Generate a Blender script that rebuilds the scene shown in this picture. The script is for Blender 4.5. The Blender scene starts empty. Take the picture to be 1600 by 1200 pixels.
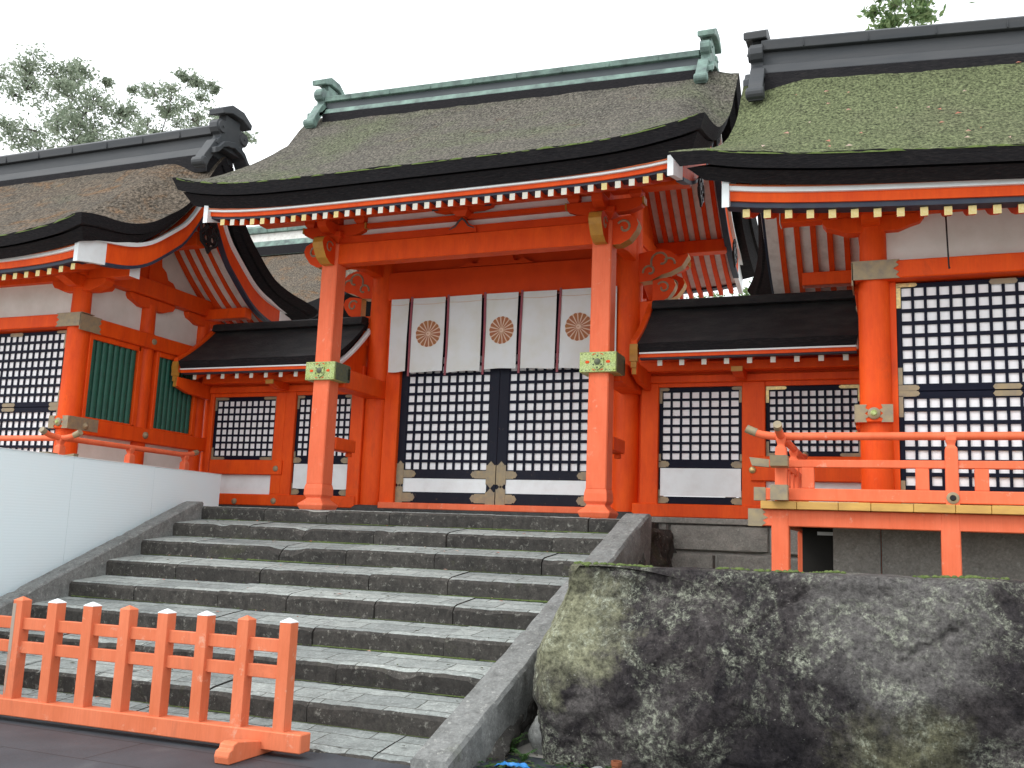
import bpy, bmesh, math, random
from mathutils import Vector, Matrix, noise as mnoise
R = math.radians
SC = bpy.context.scene
COL = SC.collection
rnd = random.Random(7)

# ---------------------------------------------------------------- camera
YAW, PITCH, ROLL, EYE = 0.379, 0.1577, 0.0386, 1.72
_cy, _sy, _cp, _sp = math.cos(YAW), math.sin(YAW), math.cos(PITCH), math.sin(PITCH)
fwd = Vector((-_sy * _cp, _cy * _cp, _sp))
rgt = Vector((_cy, _sy, 0))
upv = rgt.cross(fwd)
r2 = math.cos(ROLL) * rgt + math.sin(ROLL) * upv
u2 = -math.sin(ROLL) * rgt + math.cos(ROLL) * upv
cam_d = bpy.data.cameras.new("camera")
cam_d.sensor_width = 36.0
cam_d.lens = 1508.0 / 1600.0 * 36.0
cam_d.clip_end = 2000
cam = bpy.data.objects.new("camera", cam_d)
COL.objects.link(cam)
M = Matrix((r2, u2, -fwd)).transposed().to_4x4()
M.translation = (0, 0, EYE)
cam.matrix_world = M
SC.camera = cam

# ---------------------------------------------------------------- world, sun, exposure
SUN_EL, SUN_AZ = 46.0, 226.0          # azimuth clockwise from +Y; the sun is behind and left of the viewer
w = bpy.data.worlds.new("World")
SC.world = w
w.use_nodes = True
nt = w.node_tree
nt.nodes.clear()
out = nt.nodes.new("ShaderNodeOutputWorld")
bg = nt.nodes.new("ShaderNodeBackground")
sky = nt.nodes.new("ShaderNodeTexSky")
sky.sky_type = 'NISHITA'
sky.sun_disc = False
sky.sun_elevation = R(SUN_EL)
sky.sun_rotation = R(SUN_AZ)
sky.dust_density = 4.0
hs = nt.nodes.new("ShaderNodeHueSaturation")
hs.inputs['Saturation'].default_value = 0.12
mixw = nt.nodes.new("ShaderNodeMixRGB")
mixw.inputs[0].default_value = 0.80            # a closed bright cloud cover over the blue
mixw.inputs[2].default_value = (13.0, 13.5, 13.9, 1)
nt.links.new(sky.outputs[0], hs.inputs['Color'])
nt.links.new(hs.outputs[0], mixw.inputs[1])
nt.links.new(mixw.outputs[0], bg.inputs[0])
bg.inputs[1].default_value = 0.122
nt.links.new(bg.outputs[0], out.inputs[0])
sun_d = bpy.data.lights.new("sun", 'SUN')
sun_d.energy = 1.15
sun_d.angle = R(24)
sun_d.color = (1.0, 0.99, 0.97)
sun = bpy.data.objects.new("sun", sun_d)
COL.objects.link(sun)
_sd = Vector((math.sin(R(SUN_AZ)) * math.cos(R(SUN_EL)), math.cos(R(SUN_AZ)) * math.cos(R(SUN_EL)), math.sin(R(SUN_EL))))
sun.rotation_euler = _sd.to_track_quat('Z', 'Y').to_euler()
sun.location = (0, 0, 30)
SC.view_settings.view_transform = 'Standard'
SC.view_settings.look = 'None'
SC.view_settings.exposure = 0.36
SC.view_settings.gamma = 1.0

# ---------------------------------------------------------------- materials
def newmat(name):
    m = bpy.data.materials.new(name)
    m.use_nodes = True
    t = m.node_tree
    b = t.nodes["Principled BSDF"]
    return m, t, b

def N(t, typ, **kw):
    n = t.nodes.new(typ)
    for k, v in kw.items():
        setattr(n, k, v)
    return n

def coords(t, scale=(1, 1, 1)):
    tc = N(t, "ShaderNodeTexCoord")
    mp = N(t, "ShaderNodeMapping")
    mp.inputs['Scale'].default_value = scale
    t.links.new(tc.outputs['Object'], mp.inputs[0])
    return mp.outputs[0]

def noise(t, vec, scale, detail=4, rough=0.55, dist=0.0):
    n = N(t, "ShaderNodeTexNoise")
    n.inputs['Scale'].default_value = scale
    n.inputs['Detail'].default_value = detail
    n.inputs['Roughness'].default_value = rough
    n.inputs['Distortion'].default_value = dist
    t.links.new(vec, n.inputs['Vector'])
    return n.outputs[0]

def ramp(t, fac, stops):
    n = N(t, "ShaderNodeValToRGB")
    e = n.color_ramp.elements
    while len(e) < len(stops):
        e.new(0.5)
    for el, (p, c) in zip(e, stops):
        el.position = p
        el.color = (c, c, c, 1) if isinstance(c, (int, float)) else (*c, 1)
    t.links.new(fac, n.inputs[0])
    return n.outputs[0]

def mix(t, fac, a, b, mode='MIX'):
    n = N(t, "ShaderNodeMixRGB", blend_type=mode)
    for i, x in ((0, fac), (1, a), (2, b)):
        if isinstance(x, (int, float)):
            n.inputs[i].default_value = x if i == 0 else (x, x, x, 1)
        elif isinstance(x, tuple):
            n.inputs[i].default_value = (*x, 1)
        else:
            t.links.new(x, n.inputs[i])
    return n.outputs[0]

def bump(t, b, h, strength=0.3, dist=0.01):
    n = N(t, "ShaderNodeBump")
    n.inputs['Strength'].default_value = strength
    n.inputs['Distance'].default_value = dist
    t.links.new(h, n.inputs['Height'])
    t.links.new(n.outputs[0], b.inputs['Normal'])

def simple(name, c, rough=0.5, metal=0.0, c2=None, scale=6.0, lo=0.35, hi=0.7, bs=0.0, bscale=60, bd=0.004, stretch=(1, 1, 1), spec=0.5):
    m, t, b = newmat(name)
    v = coords(t, stretch)
    if c2 is None:
        c2 = tuple(x * 0.82 for x in c)
    f = ramp(t, noise(t, v, scale, 6, 0.6), [(lo, 0.0), (hi, 1.0)])
    t.links.new(mix(t, f, c, c2), b.inputs['Base Color'])
    b.inputs['Roughness'].default_value = rough
    b.inputs['Metallic'].default_value = metal
    b.inputs['Specular IOR Level'].default_value = spec
    if bs > 0:
        bump(t, b, noise(t, v, bscale, 4, 0.6), bs, bd)
    return m

def worn_paint(name, c, c2, wear, under, wlo=0.62, whi=0.70, rough=0.55, scale=5, wscale=9):
    """paint with slow tonal drift and small chipped places"""
    m, t, b = newmat(name)
    v = coords(t)
    vs = coords(t, (1, 1, 0.35))
    f = ramp(t, noise(t, vs, scale, 8, 0.68), [(0.32, 0.0), (0.68, 1.0)])
    base = mix(t, f, c, c2)
    gr = ramp(t, noise(t, coords(t, (30, 30, 1.2)), 2.2, 5, 0.6), [(0.3, 0.95), (0.7, 1.03)])      # grain of the timber
    base = mix(t, 1.0, base, gr, 'MULTIPLY')
    soot = ramp(t, noise(t, vs, 2.4, 9, 0.75, 0.8), [(0.57, 0.0), (0.76, 0.42)])
    base = mix(t, soot, base, tuple(x * 0.35 + 0.02 for x in c2))
    wf = ramp(t, noise(t, v, wscale, 9, 0.72, 0.3), [(wlo, 0.0), (whi, 1.0)])
    k = N(t, "ShaderNodeMath", operation='MULTIPLY')
    k.inputs[1].default_value = wear
    t.links.new(wf, k.inputs[0])
    t.links.new(mix(t, k.outputs[0], base, under), b.inputs['Base Color'])
    b.inputs['Roughness'].default_value = rough
    b.inputs['Specular IOR Level'].default_value = 0.22
    bump(t, b, noise(t, vs, 40, 5, 0.6), 0.12, 0.004)
    return m

MT = {}
MT['verm'] = worn_paint('vermilion_paint', (0.82, 0.098, 0.007), (0.66, 0.060, 0.006), 0.40, (0.70, 0.22, 0.09), 0.65, 0.74)
MT['verm_worn'] = worn_paint('worn_vermilion_paint', (0.84, 0.185, 0.085), (0.76, 0.140, 0.055), 0.6, (0.78, 0.42, 0.30), 0.60, 0.71)
MT['barrier'] = worn_paint('faded_orange_paint', (0.76, 0.215, 0.105), (0.64, 0.160, 0.068), 0.7, (0.72, 0.42, 0.30), 0.60, 0.70, 0.6, 4, 7)
MT['barrier_grey'] = worn_paint('stripped_orange_paint', (0.62, 0.20, 0.09), (0.40, 0.30, 0.24), 0.9, (0.36, 0.32, 0.27), 0.45, 0.55, 0.7, 3, 3)
MT['white'] = simple('white_plaster', (0.76, 0.79, 0.75), 0.8, c2=(0.66, 0.68, 0.63), scale=3, bs=0.05)
MT['whitep'] = simple('white_paint', (0.79, 0.84, 0.85), 0.6, c2=(0.71, 0.74, 0.74), scale=5, lo=0.45, hi=0.75, spec=0.2)
MT['paper'] = simple('white_backing_paper', (0.90, 0.90, 0.92), 0.8, c2=(0.86, 0.85, 0.86), scale=3, spec=0.1)
MT['gravel'] = simple('pale_court_gravel', (0.42, 0.40, 0.36), 0.95, c2=(0.34, 0.32, 0.29), scale=20)
MT['redline'] = simple('orange_batten', (0.55, 0.12, 0.03), 0.6)
MT['soffit'] = simple('white_soffit_boards', (0.72, 0.72, 0.68), 0.8, c2=(0.50, 0.48, 0.44), scale=7, lo=0.45, hi=0.8)
MT['black'] = simple('black_lacquer', (0.005, 0.007, 0.018), 0.55, c2=(0.009, 0.010, 0.022), scale=9, spec=0.12)
MT['blackworn'] = worn_paint('chipped_black_lacquer', (0.005, 0.007, 0.017), (0.009, 0.010, 0.020), 0.75, (0.085, 0.062, 0.042), 0.63, 0.69, 0.6, 9, 14)
MT['blue'] = simple('dark_blue_trim', (0.012, 0.022, 0.050), 0.55, c2=(0.03, 0.04, 0.06))
MT['green'] = simple('green_lattice_paint', (0.012, 0.110, 0.072), 0.55, c2=(0.010, 0.080, 0.056), scale=8)
MT['greendark'] = simple('dark_green_slot', (0.006, 0.022, 0.018), 0.8)
MT['ridge'] = simple('dark_copper_sheet', (0.026, 0.031, 0.037), 0.6, 0.0, c2=(0.050, 0.051, 0.054), scale=2.2, stretch=(0.4, 1, 3), bs=0.1, bscale=18)
MT['patina'] = simple('green_copper_patina', (0.20, 0.31, 0.26), 0.65, 0.0, c2=(0.075, 0.105, 0.10), scale=5, lo=0.3, hi=0.68, bs=0.15, bscale=30)
MT['patdark'] = simple('dark_copper_patina', (0.038, 0.050, 0.058), 0.6, 0.05, c2=(0.07, 0.08, 0.085), scale=3, stretch=(0.3, 1, 2))
MT['gold'] = simple('ochre_paint', (0.50, 0.245, 0.030), 0.55, c2=(0.38, 0.18, 0.03), scale=9)
MT['rafterend'] = simple('pale_rafter_end', (0.66, 0.60, 0.46), 0.6, c2=(0.60, 0.62, 0.60), scale=30)
MT['rafterend_y'] = simple('yellow_rafter_end', (0.66, 0.50, 0.16), 0.55, c2=(0.72, 0.62, 0.34), scale=40)
MT['bronze'] = simple('grey_bronze', (0.34, 0.265, 0.145), 0.55, 0.1, c2=(0.22, 0.185, 0.135), scale=14, lo=0.3, bs=0.25, bscale=70, bd=0.003)
MT['gilt'] = simple('gilt_bronze', (0.70, 0.52, 0.20), 0.35, 0.55, c2=(0.42, 0.33, 0.17), scale=25, lo=0.35, hi=0.6, bs=0.4, bscale=60, bd=0.004)
MT['rafter'] = simple('red_rafter_paint', (0.74, 0.078, 0.008), 0.6, c2=(0.62, 0.058, 0.008), scale=9, spec=0.2)
MT['oxide'] = simple('dark_red_board', (0.72, 0.070, 0.008), 0.6, c2=(0.60, 0.052, 0.008), scale=3, spec=0.2)
MT['deck'] = simple('yellow_deck_wood', (0.62, 0.36, 0.085), 0.6, c2=(0.44, 0.24, 0.06), scale=4, stretch=(1, 0.25, 4), bs=0.15)
MT['iron'] = simple('black_iron', (0.02, 0.02, 0.022), 0.5, 0.6)
MT['purple'] = simple('purple_ribbon', (0.24, 0.055, 0.085), 0.75, c2=(0.30, 0.085, 0.085), scale=12)
MT['crest'] = simple('brown_crest_print', (0.34, 0.115, 0.060), 0.85, c2=(0.33, 0.145, 0.05), scale=8)
MT['crestpale'] = simple('faded_crest_print', (0.68, 0.50, 0.38), 0.85)
MT['rust'] = simple('rusty_iron', (0.28, 0.09, 0.035), 0.8, 0.2, c2=(0.16, 0.06, 0.03))
MT['tarp'] = simple('blue_tarp', (0.03, 0.22, 0.55), 0.5)
MT['bark'] = simple('grey_bark', (0.10, 0.085, 0.07), 0.9, c2=(0.05, 0.045, 0.04), scale=6, bs=0.4, bscale=14, bd=0.02)
MT['darkvoid'] = simple('dark_void_fill', (0.02, 0.018, 0.015), 0.9)  # near-black fill for voids; holds the underfloor shade as colour

def cloth_mat():
    m, t, b = newmat('white_curtain_cloth')
    v = coords(t)
    f = ramp(t, noise(t, v, 2.5, 5, 0.6), [(0.42, 0.0), (0.75, 1.0)])
    c = mix(t, f, (0.66, 0.69, 0.69), (0.60, 0.61, 0.55))
    t.links.new(c, b.inputs['Base Color'])
    b.inputs['Roughness'].default_value = 0.9
    bump(t, b, noise(t, v, 160, 2, 0.5), 0.12, 0.002)
    return m
MT['cloth'] = cloth_mat()

def thatch_mat(name, a, bcol, moss, moss_amt, rust, rust_amt):
    m, t, b = newmat(name)
    v = coords(t)
    vs = coords(t, (1.0, 0.55, 0.55))
    fine = noise(t, vs, 34, 5, 0.75)
    fine2 = noise(t, v, 80, 3, 0.7)
    mid = noise(t, v, 2.2, 6, 0.65)
    big = noise(t, v, 0.7, 5, 0.6)
    base = mix(t, ramp(t, mid, [(0.35, 0.0), (0.68, 1.0)]), a, bcol)
    base = mix(t, ramp(t, big, [(0.62 - 0.3 * moss_amt, 0.0), (0.80 - 0.3 * moss_amt, 1.0)]), base, moss)
    base = mix(t, ramp(t, noise(t, v, 1.3, 7, 0.7, 0.5), [(0.66 - 0.16 * rust_amt, 0.0), (0.80 - 0.16 * rust_amt, 0.85)]), base, rust)
    sp = ramp(t, fine, [(0.35, 0.12), (0.50, 0.95), (0.65, 2.0)])
    base = mix(t, 1.0, base, sp, 'MULTIPLY')
    light = ramp(t, fine2, [(0.66, 0.0), (0.76, 0.5)])
    base = mix(t, light, base, (0.42, 0.42, 0.36))
    t.links.new(base, b.inputs['Base Color'])
    b.inputs['Roughness'].default_value = 0.95
    b.inputs['Specular IOR Level'].default_value = 0.15
    bump(t, b, fine, 0.9, 0.05)
    return m
MT['thatch_gate'] = thatch_mat('mossy_grey_bark_thatch', (0.142, 0.128, 0.106), (0.110, 0.102, 0.086), (0.125, 0.132, 0.085), 0.48, (0.168, 0.098, 0.060), 0.35)
MT['thatch_left'] = thatch_mat('brown_bark_thatch', (0.148, 0.118, 0.090), (0.112, 0.098, 0.080), (0.10, 0.110, 0.080), 0.15, (0.21, 0.110, 0.048), 0.85)
MT['thatch_right'] = thatch_mat('green_mossy_bark_thatch', (0.138, 0.146, 0.082), (0.114, 0.126, 0.068), (0.132, 0.152, 0.076), 0.9, (0.21, 0.14, 0.085), 0.05)

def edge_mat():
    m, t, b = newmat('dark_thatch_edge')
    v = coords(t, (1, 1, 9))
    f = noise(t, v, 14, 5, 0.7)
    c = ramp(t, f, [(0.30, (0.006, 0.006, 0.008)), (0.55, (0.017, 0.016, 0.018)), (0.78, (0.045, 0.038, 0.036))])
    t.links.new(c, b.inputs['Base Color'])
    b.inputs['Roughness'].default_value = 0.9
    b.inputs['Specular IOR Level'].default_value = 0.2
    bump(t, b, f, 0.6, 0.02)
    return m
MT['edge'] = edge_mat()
MT['moss'] = simple('bright_moss', (0.075, 0.115, 0.025), 0.95, c2=(0.13, 0.17, 0.05), scale=25, bs=0.8, bscale=60, bd=0.02)
MT['blackroof'] = simple('dark_weathered_thatch', (0.007, 0.008, 0.010), 0.8, c2=(0.030, 0.030, 0.028), scale=5, lo=0.42, hi=0.75, bs=0.6, bscale=45, bd=0.02, stretch=(0.6, 1, 1.5))

def stone_mat(name, a, bcol, dark, light, moss_amt=0.25, dirt=0.5, seed=0.0, joints=False):
    m, t, b = newmat(name)
    tc = N(t, "ShaderNodeTexCoord")
    mp = N(t, "ShaderNodeMapping")
    mp.inputs['Location'].default_value = (seed, seed * 2, 0)
    t.links.new(tc.outputs['Object'], mp.inputs[0])
    v = mp.outputs[0]
    n1 = noise(t, v, 2.2, 8, 0.65)
    n2 = noise(t, v, 9, 8, 0.7, 0.4)
    n3 = noise(t, v, 42, 5, 0.7)
    base = mix(t, ramp(t, n1, [(0.35, 0.0), (0.7, 1.0)]), a, bcol)
    base = mix(t, ramp(t, n2, [(0.36, dirt), (0.55, 0.0)]), base, dark)
    base = mix(t, ramp(t, noise(t, v, 16, 6, 0.75), [(0.57, 0.0), (0.66, 0.85)]), base, light)
    gi = N(t, "ShaderNodeNewGeometry")
    base = mix(t, 1.0, base, ramp(t, gi.outputs['Random Per Island'], [(0.0, (0.78, 0.78, 0.79)), (0.5, (1.0, 1.0, 1.0)), (1.0, (1.16, 1.16, 1.15))]), 'MULTIPLY')
    base = mix(t, ramp(t, noise(t, v, 1.1, 7, 0.7, 0.8), [(0.66 - 0.2 * moss_amt, 0.0), (0.8 - 0.2 * moss_amt, 0.55)]), base, (0.085, 0.095, 0.045))
    base = mix(t, 1.0, base, ramp(t, n3, [(0.3, 0.72), (0.7, 1.22)]), 'MULTIPLY')
    if joints:                                   # each tread is laid from several stones
        br = N(t, "ShaderNodeTexBrick", offset=0.37)
        wob = N(t, "ShaderNodeMixRGB", blend_type='ADD')
        wob.inputs[0].default_value = 0.10
        nn = N(t, "ShaderNodeTexNoise")
        nn.inputs['Scale'].default_value = 2.5
        nn.inputs['Detail'].default_value = 4
        t.links.new(v, nn.inputs['Vector'])
        t.links.new(v, wob.inputs[1]); t.links.new(nn.outputs[1], wob.inputs[2])
        t.links.new(wob.outputs[0], br.inputs[0])
        br.inputs['Scale'].default_value = 1.0
        br.inputs['Brick Width'].default_value = 0.62
        br.inputs['Row Height'].default_value = 0.2855
        br.inputs['Mortar Size'].default_value = 0.007
        br.inputs['Mortar Smooth'].default_value = 0.3
        br.inputs['Color1'].default_value = (1.12, 1.12, 1.12, 1)
        br.inputs['Color2'].default_value = (0.76, 0.77, 0.78, 1)
        br.inputs['Mortar'].default_value = (0.28, 0.27, 0.25, 1)
        base = mix(t, 1.0, base, br.outputs[0], 'MULTIPLY')
    t.links.new(base, b.inputs['Base Color'])
    b.inputs['Roughness'].default_value = 0.9
    b.inputs['Specular IOR Level'].default_value = 0.25
    h = mix(t, 0.5, n2, n3)
    bump(t, b, h, 0.55, 0.02)
    return m
MT['tread'] = stone_mat('worn_lit_step_stone', (0.355, 0.38, 0.362), (0.265, 0.285, 0.272), (0.12, 0.125, 0.12), (0.50, 0.52, 0.50), 0.05, 0.45, joints=True)  # pale from wear, with the sky light on the flat tops painted in
MT['riser'] = stone_mat('grimy_shaded_step_stone', (0.068, 0.062, 0.056), (0.046, 0.043, 0.039), (0.020, 0.019, 0.018), (0.22, 0.215, 0.19), 0.35, 0.6, 3.0)  # grime plus the shade of the upright faces, both put into the colour
MT['cheek'] = stone_mat('grey_balustrade_stone', (0.27, 0.275, 0.265), (0.21, 0.215, 0.205), (0.09, 0.09, 0.085), (0.42, 0.42, 0.39), 0.1, 0.5, 6.0)
MT['block'] = stone_mat('grey_foundation_stone', (0.26, 0.245, 0.22), (0.19, 0.182, 0.165), (0.10, 0.096, 0.088), (0.32, 0.31, 0.28), 0.15, 0.4, 9.0)
MT['plinth'] = stone_mat('dark_plinth_stone', (0.060, 0.062, 0.060), (0.045, 0.046, 0.046), (0.02, 0.02, 0.02), (0.10, 0.10, 0.10), 0.0, 0.3, 4.0)
MT['podium'] = stone_mat('grey_podium_stone', (0.30, 0.28, 0.25), (0.23, 0.22, 0.20), (0.13, 0.125, 0.11), (0.34, 0.33, 0.30), 0.0, 0.3, 4.0)

def boulder_mat():
    m, t, b = newmat('lichen_spotted_boulder')
    v = coords(t)
    vd = coords(t, (1, 1, 0.55))
    n1 = noise(t, v, 1.4, 9, 0.68, 0.5)
    n2 = noise(t, vd, 6, 9, 0.75, 0.6)
    n3 = noise(t, v, 30, 6, 0.75)
    base = mix(t, ramp(t, n1, [(0.34, 0.0), (0.64, 1.0)]), (0.017, 0.015, 0.017), (0.055, 0.048, 0.047))
    base = mix(t, ramp(t, n2, [(0.38, 0.9), (0.50, 0.0)]), base, (0.012, 0.0105, 0.013))
    def spot_mask(cx, cz, r, soft):
        # a patch of growth with its own place on the stone, its outline broken by noise
        sx = N(t, "ShaderNodeSeparateXYZ"); t.links.new(wv.outputs[0], sx.inputs[0])
        cb = N(t, "ShaderNodeCombineXYZ"); t.links.new(sx.outputs[0], cb.inputs[0]); t.links.new(sx.outputs[2], cb.inputs[2])
        d = N(t, "ShaderNodeVectorMath", operation='DISTANCE')
        t.links.new(cb.outputs[0], d.inputs[0]); d.inputs[1].default_value = (cx, 0, cz)
        return ramp(t, N2(d.outputs['Value'], r), [(1.0 - soft, 1.0), (1.0, 0.0)])
    def N2(val, r):
        q = N(t, "ShaderNodeMath", operation='DIVIDE'); t.links.new(val, q.inputs[0]); q.inputs[1].default_value = r * 1.0
        return q.outputs[0]
    nn = N(t, "ShaderNodeTexNoise"); nn.inputs['Scale'].default_value = 3.0; nn.inputs['Detail'].default_value = 9; nn.inputs['Roughness'].default_value = 0.72
    t.links.new(v, nn.inputs['Vector'])
    wv = N(t, "ShaderNodeMixRGB", blend_type='LINEAR_LIGHT'); wv.inputs[0].default_value = 0.60
    t.links.new(v, wv.inputs[1]); t.links.new(nn.outputs[1], wv.inputs[2])
    pale = ramp(t, noise(t, v, 1.3, 8, 0.7, 1.4), [(0.54, 0.0), (0.66, 0.8)])
    base = mix(t, pale, base, (0.115, 0.105, 0.100))
    base = mix(t, spot_mask(0.0, 1.25, 0.75, 0.5), base, (0.100, 0.094, 0.090))
    base = mix(t, spot_mask(-2.45, 1.05, 0.55, 0.5), base, (0.185, 0.185, 0.120))
    base = mix(t, spot_mask(0.05, 0.26, 0.50, 0.75), base, (0.120, 0.117, 0.072))
    tan = ramp(t, noise(t, v, 0.75, 6, 0.6, 0.6), [(0.60, 0.0), (0.76, 0.8)])
    base = mix(t, tan, base, (0.105, 0.105, 0.062))
    # crusty lichen: patches broken up by a finer noise, each with its own outline
    pat = ramp(t, noise(t, v, 1.7, 8, 0.72, 1.2), [(0.48, 0.0), (0.60, 1.0)])
    spk = ramp(t, noise(t, v, 24, 8, 0.85, 0.5), [(0.47, 0.0), (0.60, 0.95)])
    l = N(t, "ShaderNodeMath", operation='MULTIPLY')
    t.links.new(pat, l.inputs[0]); t.links.new(spk, l.inputs[1])
    base = mix(t, l.outputs[0], base, (0.34, 0.36, 0.28))
    clus = ramp(t, noise(t, v, 2.3, 7, 0.7, 0.8), [(0.46, 0.0), (0.58, 1.0)])
    spot0 = ramp(t, noise(t, v, 34, 5, 0.75), [(0.63, 0.0), (0.68, 0.75)])
    ml = N(t, "ShaderNodeMath", operation='MULTIPLY'); t.links.new(clus, ml.inputs[0]); t.links.new(spot0, ml.inputs[1])
    spot = ml.outputs[0]
    base = mix(t, spot, base, (0.46, 0.45, 0.40))
    white = ramp(t, noise(t, v, 3.4, 10, 0.78, 1.2), [(0.655, 0.0), (0.69, 0.9)])
    base = mix(t, white, base, (0.52, 0.52, 0.48))
    base = mix(t, 1.0, base, ramp(t, n3, [(0.32, 0.35), (0.68, 1.65)]), 'MULTIPLY')
    t.links.new(base, b.inputs['Base Color'])
    b.inputs['Roughness'].default_value = 0.92
    b.inputs['Specular IOR Level'].default_value = 0.2
    bump(t, b, mix(t, 0.6, n2, n3), 0.8, 0.04)
    return m
MT['boulder'] = boulder_mat()

def paving_mat():
    m, t, b = newmat('dark_wet_paving')
    v = coords(t)
    n1 = noise(t, v, 1.2, 8, 0.65, 0.4)
    c = ramp(t, n1, [(0.32, (0.035, 0.041, 0.049)), (0.6, (0.056, 0.064, 0.074)), (0.78, (0.10, 0.11, 0.116))])
    c = mix(t, 1.0, c, ramp(t, noise(t, v, 60, 4, 0.7), [(0.3, 0.8), (0.7, 1.2)]), 'MULTIPLY')
    br = N(t, "ShaderNodeTexBrick")
    mp = N(t, "ShaderNodeMapping")
    mp.inputs['Location'].default_value = (0.15, 0.42, 0)
    tc = N(t, "ShaderNodeTexCoord")
    t.links.new(tc.outputs['Object'], mp.inputs[0])
    t.links.new(mp.outputs[0], br.inputs[0])
    br.inputs['Scale'].default_value = 1.0
    br.inputs['Brick Width'].default_value = 1.55
    br.inputs['Row Height'].default_value = 0.62
    br.inputs['Mortar Size'].default_value = 0.006
    br.inputs['Color1'].default_value = (1, 1, 1, 1)
    br.inputs['Color2'].default_value = (0.86, 0.88, 0.9, 1)
    br.inputs['Mortar'].default_value = (0.12, 0.12, 0.12, 1)
    c = mix(t, 1.0, c, br.outputs[0], 'MULTIPLY')
    t.links.new(c, b.inputs['Base Color'])
    b.inputs['Roughness'].default_value = 0.62
    bump(t, b, noise(t, v, 70, 4, 0.6), 0.2, 0.006)
    return m
MT['paving'] = paving_mat()
MT['soil'] = simple('dark_mossy_soil', (0.055, 0.045, 0.033), 0.95, c2=(0.055, 0.075, 0.025), scale=5, lo=0.4, hi=0.6, bs=0.8, bscale=25, bd=0.03)

def hoarding_mat():
    m, t, b = newmat('pale_blue_white_board')
    v = coords(t)
    wv = N(t, "ShaderNodeTexWave", wave_type='BANDS', bands_direction='Z', wave_profile='SIN')
    wv.inputs['Scale'].default_value = 9.0
    wv.inputs['Distortion'].default_value = 0.4
    wv.inputs['Detail'].default_value = 1.0
    t.links.new(v, wv.inputs['Vector'])
    f = ramp(t, noise(t, v, 0.9, 5, 0.6), [(0.4, 0.0), (0.75, 1.0)])
    c = mix(t, f, (0.80, 0.93, 0.97), (0.82, 0.92, 0.94))
    dirt = ramp(t, noise(t, v, 2.1, 7, 0.6), [(0.66, 0.0), (0.84, 0.3)])
    c = mix(t, dirt, c, (0.58, 0.60, 0.52))
    t.links.new(c, b.inputs['Base Color'])
    b.inputs['Roughness'].default_value = 0.5
    bump(t, b, wv.outputs[1], 0.12, 0.004)
    return m
MT['board'] = hoarding_mat()

def band_mat():
    m, t, b = newmat('verdigris_gilt_band')
    v = coords(t)
    vo = N(t, "ShaderNodeTexVoronoi", feature='DISTANCE_TO_EDGE')
    vo.inputs['Scale'].default_value = 34
    t.links.new(v, vo.inputs['Vector'])
    f = ramp(t, noise(t, v, 11, 5, 0.6), [(0.35, 0.0), (0.65, 1.0)])
    c = mix(t, f, (0.38, 0.47, 0.13), (0.46, 0.56, 0.26))
    c = mix(t, ramp(t, vo.outputs[0], [(0.02, 0.75), (0.08, 0.0)]), c, (0.14, 0.17, 0.05))
    t.links.new(c, b.inputs['Base Color'])
    b.inputs['Roughness'].default_value = 0.5
    b.inputs['Metallic'].default_value = 0.15
    bump(t, b, vo.outputs[0], 0.5, 0.006)
    return m
MT['band'] = band_mat()
MT['bandside'] = simple('dark_verdigris', (0.13, 0.15, 0.07), 0.5, 0.2, c2=(0.07, 0.09, 0.08), scale=20, bs=0.4, bscale=50)

def leaf_mat(name, a, bcol):
    m, t, b = newmat(name)
    oi = N(t, "ShaderNodeNewGeometry")
    c = mix(t, oi.outputs['Random Per Island'], a, bcol)
    t.links.new(c, b.inputs['Base Color'])
    b.inputs['Roughness'].default_value = 0.6
    tr = N(t, "ShaderNodeBsdfTranslucent")
    t.links.new(c, tr.inputs[0])
    ms = N(t, "ShaderNodeMixShader")
    ms.inputs[0].default_value = 0.4
    t.links.new(b.outputs[0], ms.inputs[1])
    t.links.new(tr.outputs[0], ms.inputs[2])
    t.links.new(ms.outputs[0], t.nodes["Material Output"].inputs[0])
    return m
MT['leaf'] = leaf_mat('grey_green_leaves', (0.16, 0.21, 0.14), (0.36, 0.41, 0.31))
MT['leaf2'] = leaf_mat('fresh_green_leaves', (0.09, 0.17, 0.06), (0.24, 0.32, 0.14))
MT['fern'] = leaf_mat('fern_leaves', (0.03, 0.10, 0.02), (0.09, 0.18, 0.04))
MT['redleaf'] = leaf_mat('fallen_leaf', (0.50, 0.12, 0.06), (0.62, 0.48, 0.40))
# ---------------------------------------------------------------- mesh helpers
ORG = {}

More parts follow.
